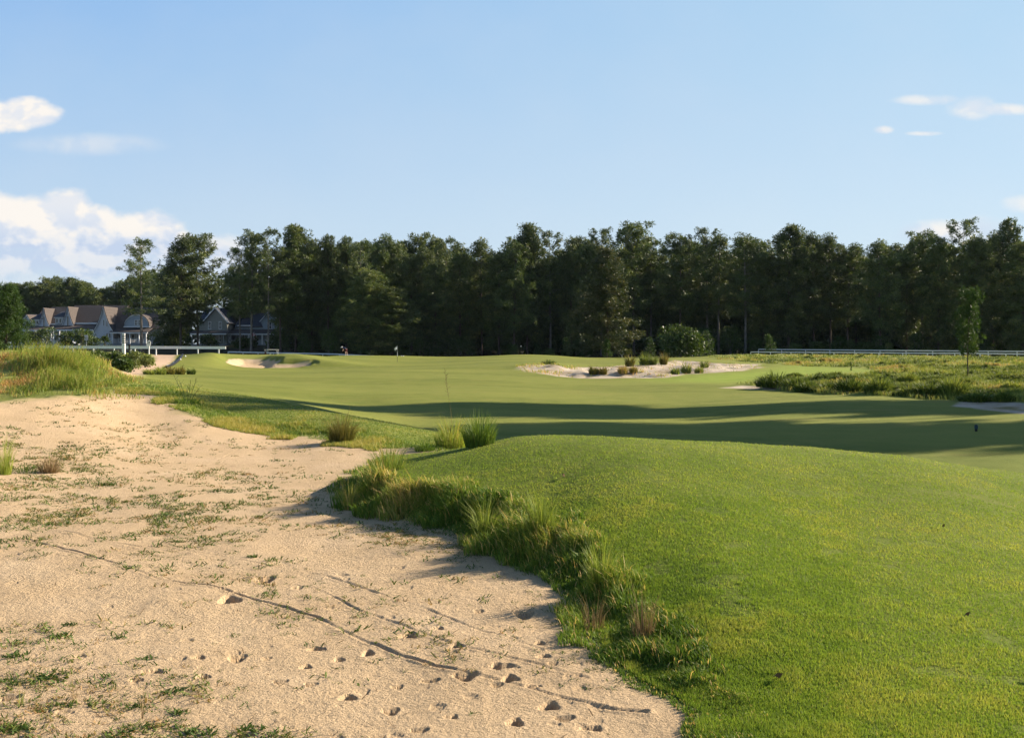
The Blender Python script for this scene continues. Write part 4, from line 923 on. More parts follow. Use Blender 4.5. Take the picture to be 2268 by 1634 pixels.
for x, top, Y, lb in [(1345,752,160,'little bright pine under the great conical one'), (1438,748,158,'small pine left of the round dark bush'), (1568,735,160,'small upright pine touching the round bush'), (1706,742,158,'small pale pine at the end of the right rail'),
        (1300,748,172,'small pine left of the round white sign'), (1885,800,72,'tiny feathery pine seedling in the rough'), (1255,750,174,'small pine at the back of the green crest')]:
    p = at_dist(x, Y); H = EYE+(CY-top)/F*Y-p[2]; YP2.place(p-np.array([0,0,.05]), H, x*.1, 1.0*4/max(H,2)*min(1.2, H/4), lb, None, 'young pine')
def leaf_cloud(name, seed, blobs_, n, size, tmean=.45):
    r = np.random.default_rng(seed); C = []; T = []; N = []
    tot = sum(b[3]**2 for b in blobs_)
    for (x, y, z, R_, sq) in blobs_:
        m = max(8, int(n*R_**2/tot)); d = r.normal(0, 1, (m, 3)); d /= np.linalg.norm(d, axis=1)[:, None]; d[:,2] = np.where(d[:,2] < -.5, -d[:,2], d[:,2])
        rad = R_*r.uniform(.62, 1.05, m)*(1+.22*np.sin(d[:,0]*5+x*3)*np.sin(d[:,1]*5+1)*np.sin(d[:,2]*6+y))
        C.append(np.array([x, y, z])+d*rad[:, None]*np.array([1, 1, sq])); T.append(np.clip(tmean+r.normal(0, .16, m), 0, 1)); N.append(d)
    C = np.concatenate(C); T = np.concatenate(T); N = np.concatenate(N)
    D = N*.7+r.normal(0, 1, C.shape)*.8; D /= np.linalg.norm(D, axis=1)[:, None]
    Wv = np.cross(D, r.normal(0, 1, C.shape)); Wv /= np.linalg.norm(Wv, axis=1)[:, None]
    ln = (size*r.uniform(.6, 1.2, len(C)))[:, None]
    V = np.stack([C, C+D*ln*.5-Wv*ln*.36, C+D*ln, C+D*ln*.5+Wv*ln*.36], 1).reshape(-1, 3); b = np.arange(len(C))*4
    return np_mesh(name, V, [np.stack([b, b+1, b+2, b+3], 1)], {'tint': np.repeat(T, 4)})
def bush(name, p, Wm, Hm, label, mat, seed, n=1500, size=.3, group=None, cat='bush', tmean=.45, stems=True, parts=9):
    t = empty(name, tuple(p)); tag(t, label, cat, group); rr_ = random.Random(seed); bl = []
    for k in range(parts):
        a = rr_.uniform(0, 6.28); d = rr_.uniform(0, .62)*Wm*.5; R_ = rr_.uniform(.24, .40)*min(Wm, Hm*1.4)
        bl.append((math.cos(a)*d, math.sin(a)*d*.8, Hm*rr_.uniform(.25, .95)-R_*.55+.1*Hm*(1-d/(Wm*.5)), R_, .75))
    me = leaf_cloud(name+'_foliage', seed, bl, n, size, tmean); obj('crown', me, mat, t)
    m = MB()
    for k in range(5):
        a = k*1.3+seed; m.tube([(0,0,-.1),(math.cos(a)*.12*Wm, math.sin(a)*.12*Wm, Hm*.4),(math.cos(a)*.22*Wm, math.sin(a)*.2*Wm, Hm*.75)], [.07*Hm/3,.04*Hm/3,.015], 5)
    m.build('trunk', M_bark2, t); return t
def bush_px(name, x, top, wpx, Y, label, mat, seed, **k):
    p = at_dist(x, Y); H = EYE+(CY-top)/F*Y-p[2]; return bush(name, p, wpx*Y/F, H, label, mat, seed, **k)
bush_px('round_bush', 1508, 718, 116, 152, 'large round dark leafy bush in front of the pines', M_leaf, 1, n=5200, size=.42, parts=16, tmean=.4)
for i, a in enumerate([(95,735,80,206,'dark spreading bush before the leftmost cottage'), (60,742,60,204,'dark bush right of the edge pine'), (145,742,50,208,'small tree-like bush beside the parked car'),
    (200,738,44,212,'dark bush against the porch of the middle cottage'), (183,735,40,210,'dark upright bush left of the steep white gable'), (360,744,60,206,'dark bush right of the white cottage porch'),
    (392,735,60,204,'shaded bush between the white cottage and the grey house'), (460,745,40,214,'green bush before the grey house porch'), (535,752,52,208,'bright-flowered bush between grey and blue-grey houses'),
    (556,752,30,212,'small bush left of the porch flag'), (605,752,26,212,'small dark bush at the blue-grey porch'), (632,752,34,208,'dark bush at the right end of the blue-grey porch')]):
    bush_px('garden_bush', a[0], a[1]-6, a[2]*1.12, a[3], a[4], M_leaf, 30+i, n=1500, size=.34, group='bushes around the houses', tmean=.42)
bush_px('garden_tree', 233, 744, 22, 214, 'small round garden tree before the steep white gable', M_leaf, 60, n=500, size=.3, cat='small tree', tmean=.4)
bush_px('garden_tree', 181, 728, 15, 203, 'pale feathery sapling before the middle cottage', M_leafpale, 61, n=500, size=.3, cat='small tree', tmean=.5)
for i, (x, top, w, Y, lb, tm) in enumerate([(215,780,60,66,'leafy green bush on the slope left of the striped post',.5), (255,783,60,68,'leafy bush below the striped post',.4), (292,782,60,72,'bright leafy bush between striped post and number sign',.6),
    (322,787,44,78,'low bright bush at the sandy path edge',.7), (235,796,60,58,'dark low bush behind the dune grass',.3), (275,798,50,58,'low dark bush above the path bend',.35), (308,784,36,84,'grey-green bush beside the number sign',.5)]):
    bush_px('leafy_bush', x, top, w, Y, lb, M_leaf if tm < .55 else M_leafpale, 80+i, n=1100, size=.17, group='leafy bushes on the rail slope', tmean=tm)
# lit shrubs and saplings along the forest edge
re_ = random.Random(77); EDGE = []
for k in range(3):
    nm = bush('edge_shrub', (0, 0, 0), 5.0, 4.6, None, M_leaf if k != 1 else M_needle2, 120+k, n=1700, size=.36, parts=10, tmean=.45); EDGE.append(nm)
EDGE_L = 'leafy shrub in the shade along the foot of the pines'; ex = 630; ek = 0
while ex < 2330:
    Y = re_.uniform(178, 190) if ex < 1650 else re_.uniform(172, 182); p = at_dist(ex, Y); sc = re_.uniform(.35, .85)
    o = EDGE[ek] if ek < 3 else copy_tree(EDGE[ek % 3]); o.location = tuple(p); o.scale = (sc*re_.uniform(.7, 1.1), sc*.9, sc*re_.uniform(.8, 1.4)); o.rotation_euler = (0, 0, re_.uniform(0, 6.3))
    tag(o, EDGE_L, 'bush', 'shrubs along the forest edge'); ek += 1; ex += re_.uniform(26, 62)
# dim understory closing the forest edge
def understory():
    bl = []; r = random.Random(9)
    for k in range(230):
        x = r.uniform(600, 2420); Y = r.uniform(196, 236) if x < 2330 else r.uniform(178, 225); p = at_dist(x, Y); R_ = r.uniform(1.3, 3.0)
        bl.append((p[0], p[1], p[2]+R_*.45+r.uniform(0, 4.5)*(r.random() < .5), R_, .9))
    me = leaf_cloud('undergrowth', 5, bl, 46000, .75, .25); o = obj('undergrowth', me, M_needle); tag(o, 'dark tangled undergrowth between the pine trunks', 'undergrowth', None, 'stuff')
understory()
def far_wood():
    bl = []; r = random.Random(19)
    for k in range(520):
        x = r.uniform(330, 2420); Y = r.uniform(262, 300); p = at_dist(x, Y); R_ = r.uniform(3, 5)
        bl.append((p[0], p[1], p[2]+(r.uniform(1, 17) if k > 150 else r.uniform(.2, 3)), R_, .9))
    me = leaf_cloud('far_woods', 6, bl, 66000, 1.3, .25); o = obj('far_woods', me, M_needle); tag(o, 'mass of dark woodland far behind the pines', 'woods', None, 'stuff')
far_wood()
# ------------------------------------------------------------------ houses
def Xat(xd, Y): return (xd-CX)/F*Y
def Zat(yd, Y): return EYE+(CY-yd)/F*Y
def window(parent, x0, x1, z0, z1, y, mul=True, frame_w=.09):
    f = MB(); w = frame_w
    f.box(x0-w, x0, y-.07, y+.02, z0-w, z1+w); f.box(x1, x1+w, y-.07, y+.02, z0-w, z1+w); f.box(x0, x1, y-.07, y+.02, z1, z1+w); f.box(x0, x1, y-.075, y+.02, z0-w, z0)
    if mul: f.box(x0, x1, y-.05, y-.012, (z0+z1)/2-.03, (z0+z1)/2+.03); f.box((x0+x1)/2-.02, (x0+x1)/2+.02, y-.052, y-.014, z0, z1)
    fo = f.build('window', M_white2, parent); g = MB().box(x0, x1, y-.01, y+.015, z0, z1); g.build('pane', M_glass, fo); return fo
def gable_roof(parent, x0, x1, yf, yb, ze, zr, mat, name='roof', over=.4, t=.16):
    """ridge along X"""
    ym = (yf+yb)/2; m = MB(); k = (zr-ze)/(ym-yf)
    m.slab((x0-over, yf-over, ze-over*k), (x1+over, yf-over, ze-over*k), (x1+over, ym, zr), (x0-over, ym, zr), t)
    m.slab((x1+over, yb+over, ze-over*k), (x0-over, yb+over, ze-over*k), (x0-over, ym+.002, zr), (x1+over, ym+.002, zr), t)
    return m.build(name, mat, parent)
def body(parent, x0, x1, yf, yb, z0, ze, zr, mat):
    ym = (yf+yb)/2; m = MB(); n = len(m.v)
    m.add([(x0,yf,z0),(x0,yb,z0),(x0,yb,ze),(x0,ym,zr-.2),(x0,yf,ze),(x1,yf,z0),(x1,yb,z0),(x1,yb,ze),(x1,ym,zr-.2),(x1,yf,ze)],
          [(0,1,2,3,4),(9,8,7,6,5),(0,4,9,5),(2,1,6,7),(0,5,6,1)])
    return m.build('wall', mat, parent)
def porch(parent, x0, x1, yf, yh, z0, ze, zt, posts, roofmat, post_mat, rail=True):
    m = MB(); m.slab((x0-.3, yf-.3, ze), (x1+.3, yf-.3, ze), (x1+.3, yh, zt), (x0-.3, yh, zt), .12); m.build('porch_roof', roofmat, parent)
    m = MB(); m.box(x0-.25, x1+.25, yf-.24, yf-.02, ze-.42, ze-.13); m.build('fascia', M_white2, parent)
    m = MB(); m.box(x0, x1, yf, yh-.01, z0-.4, z0+.35); m.build('porch_floor', M_grey, parent)
    for px in posts:
        p = MB(); p.box(px-.12, px+.12, yf-.0, yf+.24, z0+.35, ze-.42); p.build('porch_post', post_mat, parent)
    if rail:
        m = MB(); m.box(x0, x1, yf+.06, yf+.14, z0+1.25, z0+1.33); m.box(x0, x1, yf+.07, yf+.13, z0+.5, z0+.56)
        k = x0+.1
        while k < x1: m.box(k, k+.05, yf+.08, yf+.12, z0+.56, z0+1.25); k += .2
        m.build('porch_railing', M_white2, parent)
def wing(parent, xa, za, half, ze, z0, yf, depth, wallmat, roofmat, flare=1.6, name='gable_wing', wins=()):
    """steep gable with slopes that flare outwards at the eaves"""
    prof = []
    for i in range(9):
        t = i/8; w = half*(.62*t+.38*t**(2.2*flare)); prof.append((w, za-(za-ze)*t))
    pts = [(xa+w, z) for w, z in prof] + [(xa+half*.92, z0), (xa-half*.92, z0)] + [(xa-w, z) for w, z in prof[:0:-1]]
    m = MB(); m.prism(pts[::-1], yf, yf+depth); wl = m.build(name, wallmat, parent)
    for s in (-1, 1):
        m = MB()
        for (w0, q0), (w1, q1) in zip(prof[:-1], prof[1:]):
            a = (xa+s*(w0+.02), yf-.35, q0+.06); b = (xa+s*(w1+.05), yf-.35, q1+.06); c = (xa+s*(w1+.05), yf+depth, q1+.06); d = (xa+s*(w0+.02), yf+depth, q0+.06)
            m.slab(*((a, d, c, b) if s < 0 else (a, b, c, d)), -.14 if s < 0 else -.14)
        m.build('roof', roofmat, wl)
        m = MB()
        for (w0, q0), (w1, q1) in zip(prof[:-1], prof[1:]):
            m.slab((xa+s*w0, yf-.37, q0-.18), (xa+s*w0, yf-.37, q0+.10), (xa+s*w1, yf-.37, q1+.10), (xa+s*w1, yf-.37, q1-.18), .05)
        m.build('trim', M_white2, wl)
    for (wx, hw, zb, zt) in wins: window(wl, wx-hw, wx+hw, zb, zt, yf-.03, False, .07)
    return wl
def shed_dormer(parent, x0, x1, z0, z1, yf, depth, wallmat, nwin=3):
    m = MB(); m.box(x0, x1, yf, yf+depth, z0, z1); w = m.build('dormer', wallmat, parent)
    m = MB(); m.slab((x0-.3, yf-.35, z1+.05), (x1+.3, yf-.35, z1+.05), (x1+.3, yf+depth, z1+1.5), (x0-.3, yf+depth, z1+1.5), .14); m.build('roof', M_darkroof, w)
    m = MB(); m.box(x0-.25, x1+.25, yf-.30, yf-.06, z1-.24, z1-.10); m.build('trim', M_white2, w)
    ww = (x1-x0)/nwin
    for k in range(nwin): window(w, x0+ww*(k+.22), x0+ww*(k+.78), z0+(z1-z0)*.42, z1-.45, yf-.02, False, .10)
    return w
def front_house():
    Y = 226; h = empty('house', (Xat(285, Y), Y, Zat(765, Y))); ox, oy, oz = h.location
    tag(h, 'white cottage with brown roof, steep flared gable and rounded gambrel dormer', 'house')
    X = lambda xd: Xat(xd, Y)-ox
    Z = lambda yd: Zat(yd, Y)-oz
    x0, x1 = X(243), X(356); yf, yb = 0, 10.5
    body(h, x0, x1, yf, yb, -.3, Z(724), Z(679), M_bluegrey); gable_roof(h, x0, x1, yf, yb, Z(724), Z(679), M_brownroof, over=.5)
    wing(h, X(240), Z(680.5), 2.25, Z(735), -.3, -2.6, 7.5, M_siding, M_brownroof, 1.3, wins=[(X(240.5), .10, Z(722), Z(709)), (X(247.5), .10, Z(724), Z(709)), (X(247.7), .12, Z(748), Z(738)), (X(253.5), .12, Z(748), Z(738))])
    # gambrel dormer with white curved trim
    xa, xb = X(277), X(335); zc0, zc1 = Z(724), Z(696.5); pts = []; xm, hw = (xa+xb)/2, (xb-xa)/2*.96
    for i in range(13):
        a = math.pi*i/12; pts.append((xm-hw*math.copysign(abs(math.cos(a))**1.25, math.cos(a)), zc0+(zc1-zc0)*math.sin(a)**.9))
    m = MB(); m.prism(pts[::-1], -.9, 4.6); d = m.build('dormer', M_bluegrey, h)
    m = MB(); r = MB()
    for (xA, zA), (xB, zB) in zip(pts[:-1], pts[1:]):
        m.slab((xA, -.97, zA-.14), (xA, -.97, zA+.16), (xB, -.97, zB+.16), (xB, -.97, zB-.14), .06)
        r.slab((xA, -1.2, zA+.10), (xB, -1.2, zB+.10), (xB, 4.6, zB+.10), (xA, 4.6, zA+.10), -.14)
    m.build('trim', M_white2, d); r.build('roof', M_brownroof, d)
    m = MB(); m.box(xa, xb, -1.0, -.92, zc0-.12, zc0+.14); m.build('sill', M_white2, d)
    window(d, X(302.5), X(308), Z(720), Z(709), -.93); window(d, X(310.2), X(315.5), Z(720), Z(709), -.93)
    porch(h, X(259.5), X(337), -3.4, 0, .1, Z(735), Z(726), [X(262), X(281), X(300), X(319.5), X(335)], M_brownroof, M_white2)
    for a, b in ((264, 273), (284, 291), (292.5,298), (304, 312), (322,331)): window(h, X(a), X(b), Z(757), Z(741), -.03)
def row_cottage(Y, ridge, xr, eave, label, wingx, dormer, porchx, wallmat, wing_apex, wing_base, half):
    h = empty('house', (Xat(xr[0], Y), Y, Zat(765.5, Y))); ox, oy, oz = h.location; tag(h, label, 'house')
    X = lambda xd: Xat(xd, Y)-ox
    Z = lambda yd: Zat(yd, Y)-oz
    x0, x1 = X(xr[0]), X(xr[1])
    body(h, x0, x1, 0, 10, -.4, Z(eave), Z(ridge), wallmat); gable_roof(h, x0, x1, 0, 10, Z(eave), Z(ridge), M_brownroof, over=.5)
    m = MB(); m.box(x0-.4, x1+.4, -.72, -.56, Z(eave)-.5, Z(eave)-.2); m.build('fascia', M_white2, h)
    wing(h, X(wingx), Z(wing_apex), half, Z(wing_base), Z(wing_base)-1.0, -1.2, 6, M_siding, M_brownroof, 1.2, wins=[(X(wingx), .16, Z(wing_base)-.5, Z(wing_base)+2.1)])
    if dormer: shed_dormer(h, X(dormer[0]), X(dormer[1]), Z(dormer[3]), Z(dormer[2]), -1.0, 4.5, M_grey)
    porch(h, X(porchx[0]), X(porchx[1]), -3.4, 0, .0, Z(porchx[3]), Z(porchx[2]), [X(porchx[0]+1.5+(porchx[1]-porchx[0]-3)*k/4) for k in range(5)], M_brownroof, M_white2)
    for k in range(4):
        xx = porchx[0]+4+(porchx[1]-porchx[0]-8)*k/3.6; window(h, X(xx), X(xx+4), Z(757), Z(741), -.03)
front_house()
row_cottage(238, 674, (149, 262), 713, 'long brown-roofed cottage left of the steep white gable, with a small dark shed dormer', 155.5, (127, 149, 702, 725), (132, 222, 717, 729), M_grey, 680, 720, 1.35)
row_cottage(252, 678, (99, 147), 715, 'middle brown-roofed cottage with narrow white gable half hidden by bushes', 102.5, (76, 98, 707, 726), (70, 146, 719, 730), M_grey, 683, 720, 1.25)
row_cottage(266, 686, (77, 100), 716, 'small brown-roofed cottage behind the middle one', 128.0, None, (70, 100, 722, 731), M_grey, 686, 720, 1.2)
def end_cottage():
    Y = 262; h = empty('house', (Xat(60, Y), Y, Zat(765.5, Y))); ox, oy, oz = h.location; tag(h, 'low dark-roofed cottage at the left end of the row', 'house')
    X = lambda xd: Xat(xd, Y)-ox
    Z = lambda yd: Zat(yd, Y)-oz
    body(h, X(46), X(74), 0, 9, -.4, Z(710), Z(695), M_grey); gable_roof(h, X(46), X(74), 0, 9, Z(710), Z(695), M_darkroof)
    m = MB(); m.box(X(45), X(62), -.6, -.45, Z(711.5), Z(709.8)); m.build('fascia', M_white2, h)
    wing(h, X(66), Z(698), 1.9, Z(718), -.4, -1.5, 5, M_siding, M_brownroof, 1.0, wins=[(X(66), .3, Z(722), Z(712))]); window(h, X(50), X(54), Z(727), Z(716), -.03)
end_cottage()
def grey_house():
    Y = 230; h = empty('house', (Xat(478, Y), Y, Zat(765, Y))); ox, oy, oz = h.location; tag(h, 'two-storey grey-green house with plain front gable and slate roof', 'house')
    X = lambda xd: Xat(xd, Y)-ox
    Z = lambda yd: Zat(yd, Y)-oz
    xa, xb, xm = X(452), X(503), X(477.8); ze, zr = Z(712), Z(682)
    m = MB(); m.prism([(xa,-.3),(xb,-.3),(xb,ze),(xm,zr-.25),(xa,ze)], 0, 9); m.build('wall', M_greige, h)
    m = MB(); k = .45
    m.slab((xa-k, -.5, ze-k*1.05), (xm, -.5, zr), (xm, 9.4, zr), (xa-k, 9.4, ze-k*1.05), -.18); m.slab((xm+.002, -.5, zr), (xb+k, -.5, ze-k*1.05), (xb+k, 9.4, ze-k*1.05), (xm+.002, 9.4, zr), -.18); m.build('roof', M_darkroof, h)
    m = MB(); m.slab((xa-k, -.56, ze-k*1.05-.05), (xa-k, -.56, ze-k*1.05+.24), (xm, -.56, zr+.2), (xm, -.56, zr-.12), .05); m.slab((xm, -.565, zr-.12), (xm, -.565, zr+.2), (xb+k, -.565, ze-k*1.05+.24), (xb+k, -.565, ze-k*1.05-.05), .05); m.build('trim', M_white2, h)
    # lower wing on the left whose roof slopes to the side
    m = MB(); m.box(X(438), xa-.002, 1.2, 8, -.3, Z(712)); m.build('wall', M_greige, h)
    m = MB(); m.slab((X(437), .6, Z(712.5)), (xa, .6, Z(712.5)), (xa, 5, Z(682)), (X(439), 5, Z(682)), .16); m.build('roof', M_darkroof, h)
    for a in (462.2, 485.8): window(h, X(a), X(a+4.6), Z(728.5), Z(713), -.03)
    porch(h, X(432), X(508), -3.2, 0, -.05, Z(737.5), Z(732), [X(435), X(480), X(504)], M_brownroof, M_greige, False)
    for a in (436.5, 464, 486, 507.5): window(h, X(a), X(a+3.6), Z(757), Z(741), -.03)
    m = MB(); m.box(X(471), X(475), -.06, .02, .35, Z(741)); m.build('door', M_dark, h)
grey_house()
def blue_house():
    Y = 234; h = empty('house', (Xat(560, Y), Y, Zat(765.5, Y))); ox, oy, oz = h.location; tag(h, 'blue-grey house with pointed dormer gable and white-railed porch behind the pine trunks', 'house')
    X = lambda xd: Xat(xd, Y)-ox
    Z = lambda yd: Zat(yd, Y)-oz
    body(h, X(521), X(628), 0, 10, -.3, Z(721), Z(693), M_bluegrey); gable_roof(h, X(527), X(626), 0, 10, Z(721), Z(690), M_darkroof, over=.4)
    m = MB(); m.box(X(503.5), X(520.5), 2, 9, -.3, Z(721)); m.build('wall', M_bluegrey, h); m = MB(); m.slab((X(503), 1.4, Z(721.5)), (X(527), 1.4, Z(721.5)), (X(527), 5.5, Z(707)), (X(503), 5.5, Z(707)), .15); m.build('roof', M_darkroof, h)
    m = MB(); m.box(X(526), X(561), -.62, -.48, Z(722.5), Z(720)); m.build('fascia', M_white2, h)
    m = MB(); xm = X(600); m.prism([(X(586), Z(729)), (X(614), Z(729)), (X(621), Z(712)), (xm, Z(689)), (X(579), Z(712))], -.8, 5); d = m.build('dormer', M_bluegrey, h)
    m = MB(); m.slab((X(578), -1.2, Z(713)), (xm, -1.2, Z(687.8)), (xm, 5, Z(687.8)), (X(578), 5, Z(713)), -.14); m.slab((xm+.002, -1.2, Z(687.8)), (X(622), -1.2, Z(713)), (X(622), 5, Z(713)), (xm+.002, 5, Z(687.8)), -.14); m.build('roof', M_darkroof, d)
    m = MB(); m.slab((X(578), -1.24, Z(714)), (X(578), -1.24, Z(711.6)), (xm, -1.24, Z(686.4)), (xm, -1.24, Z(688.8)), .05); m.slab((xm, -1.245, Z(688.8)), (xm, -1.245, Z(686.4)), (X(622), -1.245, Z(711.6)), (X(622), -1.245, Z(714)), .05); m.build('trim', M_white2, d)
    window(d, X(595), X(602.5), Z(728), Z(714), -.83)
    porch(h, X(509), X(618), -3.2, 0, -.05, Z(738), Z(729.5), [X(558.5), X(588), X(610.5), X(617)], M_brownroof, M_white2)
    for a, b in ((526,531),(538,541),(563,567),(590,594.5),(612,616)): window(h, X(a), X(b), Z(756), Z(741), -.03)
blue_house()
def porch_flag():
    Y = 230.4; x = Xat(562.5, Y); z = Zat(740, Y); t = empty('porch_flag', (x, Y, z)); tag(t, 'red and white striped flag hanging from the porch of the blue-grey house', 'flag')
    m = MB(); m.tube([(-.3,.3,-.6),(.1,-.2,.5)], .03, 6); m.build('pole', M_white2, t)
    for k in range(5):
        m = MB(); x0 = -.30+.13*k
        m.slab((x0,-.25+.05*math.sin(k*2),.35-.06*k), (x0+.10,-.2,-1.15-.12*k), (x0+.23,-.2,-1.2-.12*k), (x0+.13,-.25+.05*math.sin(k*2+2),.29-.06*k), .02); m.build('stripe', M_red if k % 2 == 0 else M_cloth, t)
porch_flag()
def house_flag(): pass
# ------------------------------------------------------------------ rails
def rail(pts, zoff, post_h, spacing, label, beam=(.10, .30), lower=None, post_r=.05, first_post=0.0):
    """white racetrack rail over ground points, posts down to the ground"""
    p0 = pts[0]; t = empty('white_rail', p0); tag(t, label, 'fence'); P = [np.array(p)-np.array(p0) for p in pts]
    m = MB()
    for a, b in zip(P[:-1], P[1:]):
        d = b-a; n = np.array([-d[1], d[0], 0]); n = n/np.linalg.norm(n)*beam[0]*.5; up = np.array([0,0,1.0])
        for z0, z1 in [(post_h-beam[1], post_h)] + ([lower] if lower else []):
            q = [a-n+up*z0, b-n+up*z0, b+n+up*z0, a+n+up*z0]; q2 = [a-n+up*z1, b-n+up*z1, b+n+up*z1, a+n+up*z1]
            m.add(q+q2, [(0,3,2,1),(4,5,6,7),(0,1,5,4),(1,2,6,5),(2,3,7,6),(3,0,4,7)])
    m.build('rail_beam', M_white, t, None)
    L = [0]; 
    for a, b in zip(P[:-1], P[1:]): L.append(L[-1]+np.linalg.norm((b-a)[:2]))
    s = first_post; n = 0
    while s <= L[-1]+1e-6 and n < 95:
        i = min(max(int(np.searchsorted(L, s))-1, 0), len(P)-2); f = (s-L[i])/(L[i+1]-L[i]); q = P[i]*(1-f)+P[i+1]*f
        pm = MB(); top = post_h-beam[1]+.01 if not lower else post_h-.02
        pm.box(-post_r, post_r, -post_r+.06, post_r+.06, -.7, top); pm.build('post', M_white2, t, tuple(q)); s += spacing; n += 1
def rp(xd, yd_top, Y, h): return (Xat(xd, Y), Y, Zat(yd_top, Y)-h)
rail([rp(-260,764.5,120,1.0), rp(15,765.5,121,1.0), rp(260,766,121,1.0), rp(500,767,122,1.0)], 0, 1.0, 2.5, 'thick white rail across the left, ending before the grey house', (.16, .34), None, .06)
rail([rp(505,778,176,.75), rp(600,780,173,.75), rp(745,783,170,.75), rp(800,786,168,.75), rp(860,788.5,168,.75)], 0, .75, 3.1, 'long low white rail behind the left bunker and golf cart', (.12, .19), (.02, .10), .05)
rail([rp(905,789,172,.5), rp(1010,791.5,170,.5), rp(1080,793,168,.5)], 0, .5, 3.0, 'short grey-white strip of rail just right of the flagstick', (.12, .2), None, .05)
rail([rp(1680,772.5,168,1.2), rp(1850,774,162,1.2), rp(2050,775.5,155,1.2), rp(2268,777,148,1.2), rp(2600,779,138,1.2)], 0, 1.2, 3.9, 'farther of two white rails at right, before the dark pines', (.10, .15), None, .05)
rail([rp(1663,778.5,150,.95), rp(1850,779.5,140,.95), rp(2050,781,130,.95), rp(2130,778.5,127,1.1), rp(2268,780,120,1.1), rp(2600,782,110,1.1)], 0, .95, 3.4, 'nearer of two white rails at right, half sunk in tall grass', (.10, .13), None, .055)

# ------------------------------------------------------------------ posts, signs and small course furniture
def striped_post():
    Y = 97.6; x = Xat(274, Y); z = Zat(784, Y); t = empty('striped_post', (x, Y, z)); tag(t, 'tall white post with black bands standing before the left rail', 'post')
    H = Zat(738.5, Y)-z; w = .12
    MB().box(-w-.03, w+.03, -w, w, 0, H*.5).build('post_base', M_white, t, None, False, .015)
    MB().box(-w, w, -w+.02, w-.02, H*.5, H).build('post_shaft', M_white, t, None, False, .012)
    z0 = H*.53; st = (H*.97-z0)/10
    for k in range(5): MB().box(-w-.006, w+.006, -w+.014, w-.014, z0+st*(2*k), z0+st*(2*k+1)).build('black_band', M_dark, t)
striped_post()
def number_text(body, size, parent, loc, mat, rx=math.pi/2):
    c = bpy.data.curves.new('number', 'FONT'); c.body = body; c.size = size; c.align_x = 'CENTER'; c.align_y = 'CENTER'; c.extrude = .008; c.offset = .008
    tmp = bpy.data.objects.new('number_outline', c); COL.objects.link(tmp); bpy.context.view_layer.update(); me = bpy.data.meshes.new_from_object(tmp.evaluated_get(bpy.context.evaluated_depsgraph_get())); bpy.data.objects.remove(tmp); bpy.data.curves.remove(c)
    o = obj('number', me, mat, parent); o.location = loc; o.rotation_euler = (rx, 0, 0); return o
def number_sign():
    Y = 97.4; x = Xat(330, Y); z = Zat(784.5, Y); t = empty('number_sign', (x, Y, z)); tag(t, 'white post sign with the number 17 beside the sandy path', 'sign'); H = Zat(754, Y)-z
    MB().box(-.045, .045, -.045, .045, 0, H*.70).build('post', M_white, t)
    w = .19; zb, zt = H*.60, H*.96; pts = [(-w*.75,zb),(w*.75,zb),(w,zb+.12),(w,zt-.06),(w*.55,zt)]+[(.07*math.cos(a), zt+.07*math.sin(a)) for a in (.3,1.0,1.57,2.1,2.8)]+[(-w*.55,zt),(-w,zt-.06),(-w,zb+.12)]
    MB().prism(pts, -.085, -.048).build('board', M_white, t); number_text('17', .27, t, (0, -.094, (zb+zt)/2+.06), M_dark)
number_sign()
def ball_washer():
    Y = 97.2; x = Xat(286.5, Y); z = Zat(782, Y); t = empty('ball_washer', (x, Y, z)); tag(t, 'black upright stand with round head between striped post and number sign', 'stand'); H = Zat(762, Y)-z
    m = MB(); m.cyl(0, 0, 0, H*.45, .07, 10); m.cyl(0, 0, H*.45, H*.8, .09, 10); m.build('stand', M_dark, t)
    m = MB(); m.tube([(0,0,H*.8),(0,0,H*.84),(0,0,H*.92),(0,0,H*.98),(0,0,H)], [.06,.11,.13,.09,.02], 12); m.build('head', M_dark, t)
    for s in (.12, .2): MB().box(s-.02, s+.02, -.02, .02, 0, H*.42).build('peg', M_white2, t)
ball_washer()
def round_sign():
    Y = 166; x = Xat(1377.5, Y); z = Zat(797, Y); t = empty('round_sign', (x, Y, z)); tag(t, 'round grey-white sign with a dark figure 7 under the forest edge', 'sign'); H = Zat(783.5, Y)-z
    MB().cyl(0, 0, 0, H, .04, 8).build('post', M_white2, t)
    m = MB(); n = 20; pts = [(.36*math.cos(2*math.pi*k/n), H+.1+.36*math.sin(2*math.pi*k/n)) for k in range(n)]; m.prism(pts, -.08, -.042); m.build('disc', M_grey, t); number_text('7', .5, t, (0, -.09, H+.1), M_dark)
round_sign()
def flagstick():
    p = at(880, 801); Y = p[1]; t = empty('flagstick', tuple(p)); tag(t, 'thin flagstick with a drooping white flag on the putting green', 'flagstick'); H = Zat(765.5, Y)-p[2]
    MB().tube([(0,0,-.05),(0,0,H*.34)], .018, 8).build('lower_pole', M_dark, t); MB().tube([(0,0,H*.34),(0,0,H*.62)], .02, 8).build('pole', M_white, t); MB().tube([(0,0,H*.62),(0,0,H)], .018, 8).build('upper_pole', M_metal, t)
    m = MB(); r = 6; c = 7; V = []
    for i in range(r):
        for j in range(c):
            u, v = j/(c-1), i/(r-1); V.append((-.02-.30*u+.05*math.sin(v*5+u*3)*u, .07*math.sin(u*6+v*2), H-.02-.36*v-.26*u+.03*math.sin(v*6)))
    m.add(V, [(i*c+j, i*c+j+1, (i+1)*c+j+1, (i+1)*c+j) for i in range(r-1) for j in range(c-1)]); m.build('flag', M_cloth, t, None, True)
flagstick()
